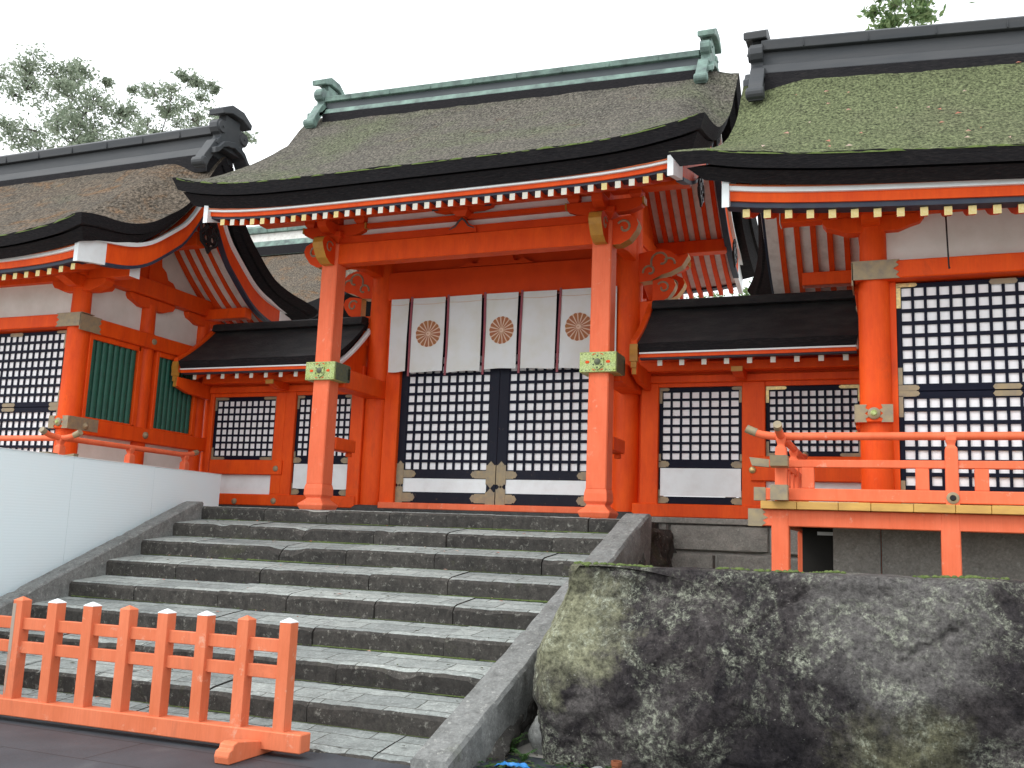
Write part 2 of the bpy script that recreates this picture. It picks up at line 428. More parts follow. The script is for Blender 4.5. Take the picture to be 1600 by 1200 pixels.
class MB:
    """collects shapes; build() links them as ONE mesh object"""
    def __init__(s, tx=None):
        s.v, s.f, s.m = [], [], []
        s.tx = tx

    def add(s, vs, fs, m=0):
        o = len(s.v)
        s.v += [tuple(p) for p in vs]
        s.f += [tuple(i + o for i in f) for f in fs]
        s.m += ([m] * len(fs)) if isinstance(m, int) else list(m)
        return s

    def box(s, x0, x1, y0, y1, z0, z1, m=0):
        vs = [(x, y, z) for z in (z0, z1) for y in (y0, y1) for x in (x0, x1)]
        return s.add(vs, [(0, 2, 3, 1), (4, 5, 7, 6), (0, 1, 5, 4), (2, 6, 7, 3), (0, 4, 6, 2), (1, 3, 7, 5)], m)

    def prism(s, poly, axis, a0, a1, m=0, ms=None):
        """extrude a 2-D outline along an axis; ms = material of the rim"""
        n = len(poly)
        def P(p, a):
            return {'x': (a, p[0], p[1]), 'y': (p[0], a, p[1]), 'z': (p[0], p[1], a)}[axis]
        vs = [P(p, a0) for p in poly] + [P(p, a1) for p in poly]
        fs = [tuple(range(n)), tuple(range(2 * n - 1, n - 1, -1))]
        fs += [(i, n + i, n + (i + 1) % n, (i + 1) % n) for i in range(n)]
        ms = m if ms is None else ms
        return s.add(vs, fs, [m, m] + [ms] * n)

    def strip(s, prof, axis, a0, a1, m=0, ms=None):
        """closed solid between an upper and a lower polyline [(h, lo, hi), ...], extruded along axis"""
        def P(h, z, a):
            return (a, h, z) if axis == 'x' else (h, a, z)
        n = len(prof)
        vs = []
        for a in (a0, a1):
            for h, lo, hi in prof:
                vs += [P(h, lo, a), P(h, hi, a)]
        k = 2 * n
        fs, mm = [], []
        for i in range(n - 1):
            a, b, c, d = 2 * i, 2 * i + 1, 2 * i + 3, 2 * i + 2
            fs += [(a, b, c, d), (k + a, k + d, k + c, k + b), (a, d, k + d, k + a), (b, k + b, k + c, c)]
            mi = m[i] if isinstance(m, (list, tuple)) else m
            r = mi if ms is None else ms
            mm += [mi, mi, r, r]
        m0 = m[0] if isinstance(m, (list, tuple)) else m
        m1 = m[-1] if isinstance(m, (list, tuple)) else m
        fs += [(0, k, k + 1, 1), (k - 2, k - 1, 2 * k - 1, 2 * k - 2)]
        mm += [m0 if ms is None else ms, m1 if ms is None else ms]
        return s.add(vs, fs, mm)

    def rings(s, rr, m=0, caps=True):
        n = len(rr[0])
        vs = [p for r in rr for p in r]
        fs = []
        for k in range(len(rr) - 1):
            for i in range(n):
                j = (i + 1) % n
                fs.append((k * n + i, k * n + j, (k + 1) * n + j, (k + 1) * n + i))
        if caps:
            fs += [tuple(range(n - 1, -1, -1)), tuple((len(rr) - 1) * n + i for i in range(n))]
        return s.add(vs, fs, m)

    def lathe(s, x, y, prof, n=20, m=0):
        return s.rings([[(x + r * math.cos(2 * math.pi * i / n), y + r * math.sin(2 * math.pi * i / n), z) for i in range(n)] for r, z in prof], m)

    def lathe_y(s, x, z, prof, n=16, m=0):
        return s.rings([[(x + r * math.cos(2 * math.pi * i / n), y, z + r * math.sin(2 * math.pi * i / n)) for i in range(n)] for r, y in prof], m)

    def lathe_x(s, y, z, prof, n=16, m=0):
        return s.rings([[(x, y + r * math.cos(2 * math.pi * i / n), z + r * math.sin(2 * math.pi * i / n)) for i in range(n)] for r, x in prof], m)

    def sq(s, x, y, prof, m=0):
        return s.rings([[(x - h, y - h, z), (x + h, y - h, z), (x + h, y + h, z), (x - h, y + h, z)] for h, z in prof], m)

    def tube(s, pts, rad, n=10, m=0, caps=True):
        pts = [Vector(p) for p in pts]
        rr = []
        ref = None
        for i, p in enumerate(pts):
            d = (pts[min(i + 1, len(pts) - 1)] - pts[max(i - 1, 0)]).normalized()
            if ref is None:
                ref = d.orthogonal().normalized()
            ref = (ref - d * ref.dot(d))
            ref = d.orthogonal().normalized() if ref.length < 1e-4 else ref.normalized()
            b = d.cross(ref)
            r = rad[i] if isinstance(rad, (list, tuple)) else rad
            rr.append([tuple(p + r * (math.cos(2 * math.pi * k / n) * ref + math.sin(2 * math.pi * k / n) * b)) for k in range(n)])
        return s.rings(rr, m, caps)

    def grid(s, nu, nv, fn, m=0):
        vs = [fn(i / nu, j / nv) for j in range(nv + 1) for i in range(nu + 1)]
        fs = [(j * (nu + 1) + i, j * (nu + 1) + i + 1, (j + 1) * (nu + 1) + i + 1, (j + 1) * (nu + 1) + i) for j in range(nv) for i in range(nu)]
        return s.add(vs, fs, m)

    def slab(s, nu, nv, ftop, fbot, mt=0, ms=1, mb=1):
        """closed slab between two grids"""
        W = nu + 1
        K = W * (nv + 1)
        vs = [ftop(i / nu, j / nv) for j in range(nv + 1) for i in range(W)] + [fbot(i / nu, j / nv) for j in range(nv + 1) for i in range(W)]
        fs, mm = [], []
        for j in range(nv):
            for i in range(nu):
                a = j * W + i
                q = (a, a + 1, a + W + 1, a + W)
                fs += [q, tuple(K + x for x in reversed(q))]
                mm += [mt, mb]
        rim = [i for i in range(nu)] + [nu + j * W for j in range(nv)] + [nv * W + nu - i for i in range(nu)] + [(nv - j) * W for j in range(nv)]
        for k in range(len(rim)):
            a, b = rim[k], rim[(k + 1) % len(rim)]
            fs.append((a, K + a, K + b, b))
            mm.append(ms)
        return s.add(vs, fs, mm)

    def build(s, name, mats, parent=None, smooth=None, bevel=0.0, loc=None, org=None):
        if not isinstance(mats, (list, tuple)):
            mats = [mats]
        vs = [s.tx(p) for p in s.v] if s.tx else s.v
        if parent is not None:
            o = ORG[parent.name]
        else:
            o = Vector(org) if org is not None else Vector((0, 0, 0))
        vs = [(p[0] - o[0], p[1] - o[1], p[2] - o[2]) for p in vs] if loc is None else vs
        me = bpy.data.meshes.new(name)
        me.from_pydata(vs, [], s.f)
        for mt in mats:
            me.materials.append(MT[mt] if isinstance(mt, str) else mt)
        for p, mi in zip(me.polygons, s.m):
            p.material_index = mi
        bm = bmesh.new()
        bm.from_mesh(me)
        bmesh.ops.recalc_face_normals(bm, faces=bm.faces)
        if bevel > 0:
            ed = [e for e in bm.edges if e.is_manifold and e.calc_face_angle(0) > 0.6]
            bmesh.ops.bevel(bm, geom=ed, offset=bevel, segments=1, affect='EDGES', clamp_overlap=True, profile=0.5)
        bm.to_mesh(me)
        bm.free()
        if smooth is not None:
            for p in me.polygons:
                p.use_smooth = True
            me.set_sharp_from_angle(angle=R(smooth))
        ob = bpy.data.objects.new(name, me)
        COL.objects.link(ob)
        if parent is not None:
            ob.parent = parent
            if loc is not None:
                ob.location = Vector(loc) - o
        else:
            ob.location = o
        ORG[ob.name] = o
        return ob


    def build_each(s, name, mats, parent=None, smooth=None, bevel=0.0, tol=0.02):
        """like build(), but every separate piece becomes an object of its own"""
        par = list(range(len(s.v)))
        def root(i):
            while par[i] != i:
                par[i] = par[par[i]]
                i = par[i]
            return i
        for f in s.f:
            for i in f[1:]:
                par[root(i)] = root(f[0])
        isl = {}
        for i in range(len(s.v)):
            isl.setdefault(root(i), []).append(i)
        grp = []
        for ids in isl.values():
            lo = [min(s.v[i][k] for i in ids) - tol / 2 for k in range(3)]
            hi = [max(s.v[i][k] for i in ids) + tol / 2 for k in range(3)]
            ids = set(ids)
            hit = [g for g in grp if all(g[1][k] <= hi[k] and g[2][k] >= lo[k] for k in range(3))]
            for g in hit:
                ids |= g[0]
                lo = [min(lo[k], g[1][k]) for k in range(3)]
                hi = [max(hi[k], g[2][k]) for k in range(3)]
                grp.remove(g)
            grp.append((ids, lo, hi))
        res = []
        for ids, _, _ in grp:
            o = MB(s.tx)
            order = sorted(ids)
            mp = {i: k for k, i in enumerate(order)}
            o.v = [s.v[i] for i in order]
            for f, mi in zip(s.f, s.m):
                if f[0] in ids:
                    o.f.append(tuple(mp[i] for i in f)); o.m.append(mi)
            res.append(o.build(name, mats, parent, smooth, bevel))
        return res

def tag(o, label=None, cat=None, group=None, kind=None):
    if label: o['label'] = label
    if cat: o['category'] = cat
    if group: o['group'] = group
    if kind: o['kind'] = kind
    return o

def thing(name, label, cat, loc, group=None):
    o = bpy.data.objects.new(name, None)
    o.empty_display_size = 0.2
    COL.objects.link(o)
    o.location = loc
    ORG[o.name] = Vector(loc)
    return tag(o, label, cat, group)

def copy_part(src, parent, dloc):
    """a copy of a part (sharing its mesh) and of its sub-parts, shifted by dloc"""
    c = src.copy()
    COL.objects.link(c)
    c.parent = parent
    c.location = Vector(src.location) + Vector(dloc)
    ORG[c.name] = ORG[src.name]
    for ch in list(src.children):
        d = ch.copy()
        COL.objects.link(d)
        d.parent = c
        ORG[d.name] = ORG[src.name]
    return c

def sstep(a, b, x):
    t = max(0.0, min(1.0, (x - a) / (b - a)))
    return t * t * (3 - 2 * t)

def nz(x, y, z, s=1.0):
    return mnoise.noise(Vector((x * s, y * s, z * s)))

def lattice(mb, x0, x1, z0, z1, y, nx, nz_, bx, bz, d=0.03, m=0):
    """crossing bars; the level bars stand 4 mm proud"""
    px, pz = (x1 - x0) / nx, (z1 - z0) / nz_
    for i in range(nx + 1):
        xc = x0 + i * px
        mb.box(xc - bx / 2, xc + bx / 2, y, y + d, z0 - bz / 2, z1 + bz / 2, m)
    for j in range(nz_ + 1):
        zc = z0 + j * pz
        mb.box(x0 - bx / 2, x1 + bx / 2, y - 0.004, y + d - 0.004, zc - bz / 2, zc + bz / 2, m)

def arm_fit(mb, x, z, y, w, h, L1, L2, sx, m=0):
    """corner fitting: an arm along x (length L1, height h) and one along z (length L2, width w), arrow ends"""
    a = h * 0.35
    e = w * 0.35
    p1 = [(x, z - h / 2), (x + sx * (L1 - a * 1.6), z - h / 2), (x + sx * (L1 - a * 1.3), z - h * 0.36), (x + sx * (L1 - a * 0.8), z - h * 0.42),
          (x + sx * L1, z), (x + sx * (L1 - a * 0.8), z + h * 0.42), (x + sx * (L1 - a * 1.3), z + h * 0.36), (x + sx * (L1 - a * 1.6), z + h / 2), (x, z + h / 2)]
    mb.prism(p1, 'y', y - 0.008, y, m)
    if L2:
        for sz in (1, -1):
            p2 = [(x, z), (x, z + sz * (L2 - e)), (x + sx * w * 0.12, z + sz * (L2 - e * 1.2)), (x + sx * w / 2, z + sz * L2), (x + sx * w * 0.88, z + sz * (L2 - e * 1.2)), (x + sx * w, z + sz * (L2 - e)), (x + sx * w, z)]
            mb.prism(p2, 'y', y - 0.012, y - 0.001, m)

def swirl(mb, c, r0, r1, a0, a1, axis, off, rad=0.008, n=18, m=0):
    pts = []
    for i in range(n + 1):
        t = i / n
        a = a0 + (a1 - a0) * t
        r = r0 + (r1 - r0) * t
        p, q = c[0] + r * math.cos(a), c[1] + r * math.sin(a)
        pts.append((p, off, q) if axis == 'y' else (off, p, q))
    mb.tube(pts, [rad * (0.5 + 0.5 * math.sin(math.pi * (i + 0.5) / (n + 1))) for i in range(n + 1)], 6, m)
# ---------------------------------------------------------------- ground
g = MB()
g.box(-160, 160, -60, 220, -0.6, -0.004)
tag(g.build('ground', 'gravel'), kind='structure')
g = MB()
g.box(-12, 4.5, 3.6, 7.6, -0.3, 0.0)
tag(g.build('paving', 'paving'), kind='structure')
XG = -5.50                                     # centre line of the gate
g = MB()                                       # the raised court the buildings stand on
g.box(-40, -9.68, 7.4, 60, 0, 1.46)
g.box(-9.68, -3.05, 11.46, 60, 0, 1.985)
g.box(-3.05, 14, 12.95, 60, 0, 1.985)
tag(g.build('terrace', 'gravel'), kind='structure')

# ---------------------------------------------------------------- roofs
class RoofShape:
    def __init__(s, xl, xr, yc, d, ze, zr, lift, mino, vl, vr, flare, ycb, hu, a, b, z0):
        s.xl, s.xr, s.yc, s.d, s.ze, s.zr, s.lift, s.mino, s.vl, s.vr, s.flare = xl, xr, yc, d, ze, zr, lift, mino, vl, vr, flare
        s.hu, s.a, s.b, s.z0 = hu, a, b, z0
        s.mw = 0.8
        s.bh = 0.15
    def edge(s, X):
        """0 in the middle, 1 at a verge (only on sides that have one)"""
        c, h = (s.xl + s.xr) / 2, (s.xr - s.xl) / 2
        h = min(h, 3.7)
        e = 0.0
        if s.vl: e = max(e, 1 - (X - s.xl) / h)
        if s.vr: e = max(e, 1 - (s.xr - X) / h)
        return max(0.0, min(1.08, e))
    def dl(s, X):
        return s.lift * s.edge(X) ** 6
    def ztop(s, X, Y):
        t = max(0.0, 1 - abs(Y - s.yc) / s.d)
        z = s.ze + (s.zr - s.ze) * (0.8 * t + 0.2 * t * t) + s.dl(X) * (1 - t) ** 1.5
        dv = 9
        if s.vl: dv = min(dv, X - s.xl)
        if s.vr: dv = min(dv, s.xr - X)
        return z - s.mino * (1 - sstep(0.0, s.mw, dv)) * sstep(-0.08, 0.55, t) * (1 - 0.75 * sstep(0.72, 1.0, t))
    def zund(s, X, Y):
        q = s.hu - abs(Y - s.yc)
        return s.z0 + s.a * q + s.b * q * q + s.dl(X) * max(0, 1 - abs(Y - s.yc) / s.d) ** 0 * max(0.0, (abs(Y - s.yc) / s.d)) ** 3


def build_roof(T, S, mat, t1, t2, nx, rafter_x, ry, eave_y, barge_x, edge_rows=True, rend='rafterend', gz=None):
    """thatch in two courses, soffit, eave boards, rafters and bargeboards of a gabled roof"""
    w = S.xr - S.xl
    def layer(fx, fy, dz, jit=0.0, fl=1.0):
        def f(u, v):
            vv = 2 * v - 1
            Y = S.yc + vv * (S.d - fy)
            t = 1 - abs(vv)
            c = fl * S.flare * (1 - t) ** 4
            xa = S.xl + fx - (c if S.vl else 0)
            xb = S.xr - fx + (c if S.vr else 0)
            X = xa + (xb - xa) * u
            Xq = max(S.xl, min(S.xr, X))
            Yq = S.yc + vv * S.d
            z = S.ztop(Xq, Yq) - dz
            if jit:
                z += jit * nz(X, Y, 3.1, 2.3) + 0.5 * jit * nz(X, Y, 1.7, 14)
                Y += (0.5 * jit * nz(X, Y, 9.1, 17)) * (1 - t) ** 3
            return (X, Y, z)
        return f
    m = MB()
    m.slab(nx, 36, layer(0, 0, 0, 0.02), layer(0.05, 0.07, t1, 0, 0.85), 0, 1, 1)
    m.slab(nx // 2, 24, layer(0.09, 0.13, t1 + 0.001, 0, 0.8), layer(0.17, 0.26, t1 + t2, 0, 0.6), 1, 1, 1)
    roof = m.build('thatch_roof', [mat, 'edge'], T, smooth=50)
    # moss fringe along the front edge
    m = MB()
    n = nx * 2
    def mf(u, v):
        X = S.xl + 0.02 + (w - 0.04) * u
        b = 0.010 + 0.022 * max(0.0, nz(X, 0, 5, 6.0) + 0.25)
        a = v * math.pi * 1.2
        return (X, S.yc - S.d + 0.015 - b * 0.9 * math.cos(a - 0.6), S.ztop(X, S.yc - S.d) - 0.012 + b * math.sin(a - 0.2))
    m.grid(n, 4, mf)
    m.build('moss_fringe', 'moss', roof, smooth=80)
    # soffit
    m = MB()
    xa, xb = (barge_x[0] + 0.03 if S.vl else S.xl), (barge_x[1] - 0.03 if S.vr else S.xr)
    hr = 0.088
    def so(dz):
        return lambda u, v: (xa + (xb - xa) * u, S.yc + (2 * v - 1) * (abs(ry - S.yc) - 0.03), S.zund(xa + (xb - xa) * u, S.yc + (2 * v - 1) * (abs(ry - S.yc) - 0.03)) + hr + dz)
    m.slab(20, 28, so(0.02), so(0.0), 0, 0, 0)
    m.build('soffit', 'soffit', T, smooth=40)
    # eave boards, front and back: white batten, red board, dark blue batten
    for sg in (-1, 1):
        for nm, mt, dy, z_a, z_b in (('orange_eave_batten', 'redline', -0.015, 0.090 + S.bh, 0.104 + S.bh), ('white_eave_batten', 'whitep', 0.00, 0.090 + 0.76 * S.bh, 0.090 + S.bh), ('red_eave_board', 'verm', 0.035, 0.090 + 0.26 * S.bh, 0.090 + 0.76 * S.bh), ('blue_eave_batten', 'blue', 0.060, 0.090, 0.090 + 0.26 * S.bh)):
            m = MB()
            ye = S.yc + sg * (abs(eave_y - S.yc) - dy)
            yi = S.yc + sg * (abs(eave_y - S.yc) - dy - 0.16)
            for i in range(24):
                x0, x1 = xa + (xb - xa) * i / 24, xa + (xb - xa) * (i + 1) / 24
                q = []
                for x in (x0, x1):
                    zb = S.zund(x, ry)
                    q.append([(x, ye, zb + z_a), (x, yi, zb + z_a), (x, yi, zb + z_b), (x, ye, zb + z_b)])
                m.rings(q)
            m.build(nm, mt, T)
    # rafters
    for sg in (-1, 1):
        first = {}
        for k, x in enumerate(rafter_x):
            yel = (k * 7 + (k // 3) * 5) % 11 in (0, 4) if rend == 'rafterend' else True
            en = 'rafterend_y' if yel else 'rafterend'
            z0 = S.zund(x, ry) - S.zund((S.xl + S.xr) / 2 if not (S.vl ^ S.vr) else (S.xr if S.vl else S.xl), ry)
            if en not in first:
                m = MB()
                pr = []
                ys = [abs(ry - S.yc), abs(ry - S.yc) - 0.006] + [(abs(ry - S.yc) - 0.006) * (1 - i / 9) for i in range(1, 10)]
                xm = (S.xl + S.xr) / 2 if not (S.vl ^ S.vr) else (S.xr if S.vl else S.xl)
                for dy in ys:
                    Y = S.yc + sg * max(dy, 0.03)
                    zb = S.zund(xm, Y)
                    pr.append((Y, zb, zb + hr - 0.004))
                m.strip(pr, 'x', -0.034, 0.034, m=[1] + [0] * 9)
                o = Vector((x, 0, z0))
                r = m.build('rafter', ['rafter', en], T, loc=o)
                first[en] = (r, x, z0)
            else:
                s0, x0, zz = first[en]
                copy_part(s0, T, (x - x0, 0, z0 - zz))
    # bargeboards
    for ix, has in ((0, S.vl), (1, S.vr)):
        if not has:
            continue
        xo = barge_x[ix]
        si = 1 if ix == 0 else -1
        xv = S.xl if ix == 0 else S.xr
        for sg in (-1, 1):
            m = MB()
            prof, ms, tr, bat = [], [], [], []
            dmax = abs(eave_y - S.yc) + 0.03
            L = 26
            for i in range(L + 1):
                dy = dmax * (1 - i / L)
                Y = S.yc + sg * dy
                zt = S.ztop(xv, S.yc + sg * min(S.d, dy + 0.18)) - t1 - t2 + 0.02
                zb = zt - 0.36
                prof.append((Y, zb, zt))
                tr.append((Y, zb - 0.012, zb + 0.035))
                bat.append((Y, zt - 0.055, zt + 0.004))
                ms.append(1 if i < 5 else 0)
            m.strip(prof, 'x', xo, xo + si * 0.07, m=ms[:L])
            bb = m.build('bargeboard', ['verm', 'whitep'], T)
            m = MB(); m.strip(tr[5:], 'x', xo - si * 0.012, xo + si * 0.08)
            m.build('blue_trim', 'blue', bb)
            m = MB(); m.strip(bat, 'x', xo - si * 0.05, xo + si * 0.02)
            m.build('white_batten', 'whitep', bb)
        # pendant under the apex
        zt = S.ztop(xv, S.yc) - t1 - t2 - 0.30
        gegyo(T, xo - si * 0.02, S.yc, gz if gz else zt)
    return roof


def gegyo(T, x, y, z, k=1.0):
    """openwork gable pendant in dark metal: a boss, rings and hanging scrolls"""
    m = MB()
    m.lathe_x(y, z - 0.02, [(0.02, x - 0.05), (0.055, x - 0.045), (0.07, x - 0.01), (0.07, x + 0.03)], 6)
    def ring(cy, cz, r, rr):
        pts = [(x, cy + r * math.cos(2 * math.pi * i / 20), cz + r * math.sin(2 * math.pi * i / 20)) for i in range(21)]
        m.tube(pts, rr, 6, caps=False)
    ring(y, z - 0.02, 0.11, 0.022)
    for s in (-1, 1):
        ring(y + s * 0.13, z - 0.14, 0.075, 0.024)
        ring(y + s * 0.075, z - 0.29, 0.062, 0.024)
        m.tube([(x, y + s * 0.05, z - 0.1), (x, y + s * 0.2, z - 0.24), (x, y + s * 0.17, z - 0.36), (x, y + s * 0.06, z - 0.42), (x, y, z - 0.52)], [0.03, 0.03, 0.028, 0.026, 0.018], 6)
    m.prism([(y - 0.05, z - 0.1), (y + 0.05, z - 0.1), (y + 0.035, z - 0.34), (y, z - 0.5), (y - 0.035, z - 0.34)], 'x', x - 0.012, x + 0.012)
    m.v = [(x + (p[0] - x) * k, y + (p[1] - y) * k, z + (p[2] - z) * k) for p in m.v]
    return m.build('gable_pendant', 'iron', T, smooth=50)


def ridge_beam(T, x0, x1, y, z, h, w, mats):
    """box ridge: base course, recessed body, overhanging cap with a flat comb"""
    m = MB()
    b1, b2, b3 = h * 0.24, h * 0.36, h * 0.40
    m.box(x0, x1, y - w * 0.60, y + w * 0.60, z - 0.30, z - 0.006, 2)
    m.prism([(y - w * 0.56, z), (y + w * 0.56, z), (y + w * 0.50, z + b1), (y - w * 0.50, z + b1)], 'x', x0, x1, 0)
    m.box(x0 + 0.004, x1 - 0.004, y - w * 0.42, y + w * 0.42, z + b1 - 0.002, z + b1 + b2, 1)
    zc = z + b1 + b2
    m.prism([(y - w * 0.54, zc), (y + w * 0.54, zc), (y + w * 0.58, zc + b3 * 0.55), (y + w * 0.3, zc + b3), (y - w * 0.3, zc + b3), (y - w * 0.58, zc + b3 * 0.55)], 'x', x0, x1, 0)
    # sheet seams
    xx = x0 + 0.5
    while xx < x1 - 0.2:
        m.box(xx - 0.006, xx + 0.006, y - w * 0.585, y + w * 0.585, zc + 0.004, zc + b3 * 0.52, 0)
        xx += 0.74
    return m.build('ridge', mats, T, bevel=0.006)


def ridge_end(T, x, si, y, z, k, mats):
    """copper ridge-end tile: roofed cap, scrolled body, wave moulding and curled feet; si = +1 when it faces +x"""
    def X(a): return x + si * a
    m = MB()
    # body
    body = []
    for s, seq in ((1, 1), (-1, -1)):
        pts = [(0.19, 0.63), (0.18, 0.52)]
        for i in range(7):
            a = math.pi * (0.62 - 1.1 * i / 6)
            pts.append((0.29 + 0.135 * math.cos(a), 0.38 + 0.135 * math.sin(a)))
        pts += [(0.30, 0.20), (0.42, 0.06), (0.22, 0.02)]
        body += [(y + s * k * p, z + k * q) for p, q in (pts if s == 1 else pts[::-1])]
    m.prism(body, 'x', X(0), X(0.17 * k), 0)
    en = m.build('ridge_ornament', mats, T, bevel=0.008)
    # roofed cap
    m = MB()
    cap = [(-0.42, 0.57), (-0.44, 0.67), (-0.17, 0.81), (0.17, 0.81), (0.44, 0.67), (0.42, 0.57), (0.16, 0.66), (-0.16, 0.66)]
    m.prism([(y + k * p * 0.9, z + k * q) for p, q in cap], 'x', X(-0.05 * k), X(0.26 * k), 0)
    m.build('cap', mats, en, bevel=0.01)
    # wave moulding and curled feet
    m = MB()
    mould = [(-0.50, 0.20), (-0.40, 0.22), (-0.30, 0.10), (-0.16, 0.05), (0, 0.07), (0.16, 0.05), (0.30, 0.10), (0.40, 0.22), (0.50, 0.20)]
    pr = [(y + k * p, z + k * q - 0.07 * k, z + k * q + 0.03 * k) for p, q in [(-0.56, -0.10), (-0.44, -0.04), (-0.32, 0.08), (-0.2, 0.13), (-0.1, 0.14), (0, 0.17), (0.1, 0.14), (0.2, 0.13), (0.32, 0.08), (0.44, -0.04), (0.56, -0.10)]]
    m.strip([(y + (a - y) * 0.88, b, c) for a, b, c in pr], 'x', X(-0.03 * k), X(0.25 * k))
    m.build('wave_moulding', mats, en, bevel=0.008)
    m = MB()
    for s in (-1, 1):
        pts = [(0.22, 0.06), (0.40, -0.02), (0.62, -0.28), (0.70, -0.44), (0.80, -0.46), (0.86, -0.36), (0.78, -0.22), (0.66, -0.08), (0.50, 0.12), (0.34, 0.16)]
        m.prism([(y + s * k * p * 0.8, z + k * q) for p, q in pts], 'x', X(-0.03 * k), X(0.16 * k), 1)
        c = (y + s * k * 0.64, z - k * 0.36)
        m.lathe_x(c[0], c[1], [(0.07 * k, X(-0.05 * k)), (0.085 * k, X(-0.03 * k)), (0.085 * k, X(0.17 * k)), (0.055 * k, X(0.19 * k))], 14, 1)
    m.build_each('curled_foot', mats, en, bevel=0.006)
    # raised scroll lines on the face
    m = MB()
    for s in (-1, 1):
        c = (y + s * k * 0.29, z + k * 0.38)
        m.lathe_x(c[0], c[1], [(0.115 * k, X(0.165 * k)), (0.10 * k, X(0.20 * k))], 16, 0)
        m.lathe_x(c[0], c[1], [(0.022 * k, X(0.195 * k)), (0.02 * k, X(0.22 * k))], 10, 1)
    m.build_each('scroll', mats, en, smooth=40)
    return en

# ---------------------------------------------------------------- the gate
GATE = thing('shrine_gate', 'vermilion gate with grey thatched roof and green copper ridge above the stone steps', 'gate', (XG, 13.2, 1.985))
T = GATE
GS = RoofShape(-9.24, -1.93, 13.2, 3.0, 6.30, 8.70, 0.22, 0.40, True, True, 0.06, 0, 2.8, 0.213, 0.179, 5.785)
GS.bh = 0.112
GS.mw = 0.55
_gz = GS.ztop
GS.ztop = lambda X, Y: _gz(X, Y) - 0.024 * (X + 8.8) * max(0.0, 1 - abs(Y - 13.2) / 3.0)
raf = [-8.63 + 0.1672 * i for i in range(38)]
build_roof(T, GS, 'thatch_gate', 0.15, 0.14, 120, raf, 10.52, 10.47, (-8.90, -2.27))
rb = ridge_beam(T, -8.74, -2.46, 13.2, 8.60, 0.36, 0.46, ['patina', 'patdark', 'edge'])
for v in rb.data.vertices:
    v.co.z -= 0.024 * (v.co.x + XG + 8.8)
ridge_end(T, -8.74, -1, 13.2, 8.62, 0.84, ['patina', 'patina'])
ridge_end(T, -2.44, 1, 13.2, 8.47, 0.80, ['patina', 'patina'])

PX = (-7.54, -3.445)
CX = (-7.52, -3.49)
for px in PX:
    for py, base in ((11.73, True), (14.7, False)):
        m = MB()
        m.sq(px, py, [(0.134, 2.35), (0.130, 5.84)])
        p = m.build('post', 'verm_worn' if base else 'verm', T, bevel=0.014)
        m = MB()
        m.sq(px, py, [(0.170, 1.987), (0.186, 2.012), (0.206, 2.058), (0.206, 2.076), (0.168, 2.108), (0.130, 2.142), (0.121, 2.158), (0.123, 2.168), (0.150, 2.205), (0.147, 2.30), (0.1345, 2.36)])
        m.build('flared_foot', 'verm_worn', p, bevel=0.005)
        if base:
            m = MB()
            m.box(px - 0.240, px + 0.240, py - 0.185, py + 0.16, 3.825, 4.085)
            bnd = m.build('metal_band', 'band', p, bevel=0.006)
            m = MB()
            m.box(px + 0.2405, px + 0.246, py - 0.15, py + 0.20, 3.83, 4.08)
            for i in range(5):
                m.lathe_x(py + 0.20, 3.87 + 0.042 * i, [(0.04, px + 0.241), (0.04, px + 0.247)], 10)
            m.build('band_side_plate', 'bandside', bnd)
            m = MB()
            c = (px, 3.955)
            hx = [(c[0] + 0.085 * math.cos(math.pi / 6 + i * math.pi / 3), c[1] + 0.105 * math.sin(math.pi / 6 + i * math.pi / 3)) for i in range(6)]
            m.prism(hx, 'y', py - 0.205, py - 0.183, 0)
            m.lathe_y(c[0], c[1], [(0.045, py - 0.203), (0.04, py - 0.216), (0.015, py - 0.226)], 10, 1)
            for i in range(6):
                a = math.pi / 6 + i * math.pi / 3
                m.lathe_y(c[0] + 0.06 * math.cos(a), c[1] + 0.075 * math.sin(a), [(0.013, py - 0.204), (0.008, py - 0.214)], 8, 1)
            for sx in (-1, 1):
                m.prism([(c[0] + sx * 0.11, c[1] - 0.012), (c[0] + sx * 0.15, c[1] - 0.02), (c[0] + sx * 0.165, c[1]), (c[0] + sx * 0.15, c[1] + 0.02), (c[0] + sx * 0.11, c[1] + 0.012)], 'y', py - 0.19, py - 0.183, 2)
                m.prism([(c[0] + sx * 0.02, c[1] + 0.108), (c[0] + sx * 0.075, c[1] + 0.085), (c[0] + sx * 0.06, c[1] + 0.108)], 'y', py - 0.19, py - 0.183, 2)
                m.prism([(c[0] + sx * 0.02, c[1] - 0.108), (c[0] + sx * 0.075, c[1] - 0.085), (c[0] + sx * 0.06, c[1] - 0.108)], 'y', py - 0.19, py - 0.183, 2)
            for i in range(9):
                for zz in (3.85, 4.06):
                    m.lathe_y(px - 0.21 + 0.0525 * i, zz, [(0.008, py - 0.184), (0.005, py - 0.191)], 6, 1)
            m.build_each('band_rosette', ['band', 'bandside', 'verm'], bnd)
for cx in CX:
    m = MB()
    m.lathe(cx, 13.2, [(0.185, 2.10), (0.195, 2.6), (0.195, 5.4), (0.18, 6.6)], 28)
    c = m.build('column', 'verm', T, smooth=40)
    m = MB()
    m.lathe(cx, 13.2, [(0.36, 1.99), (0.36, 2.03), (0.30, 2.10), (0.26, 2.125), (0.2, 2.13)], 28)
    m.build('base_stone', 'plinth', c, smooth=50)

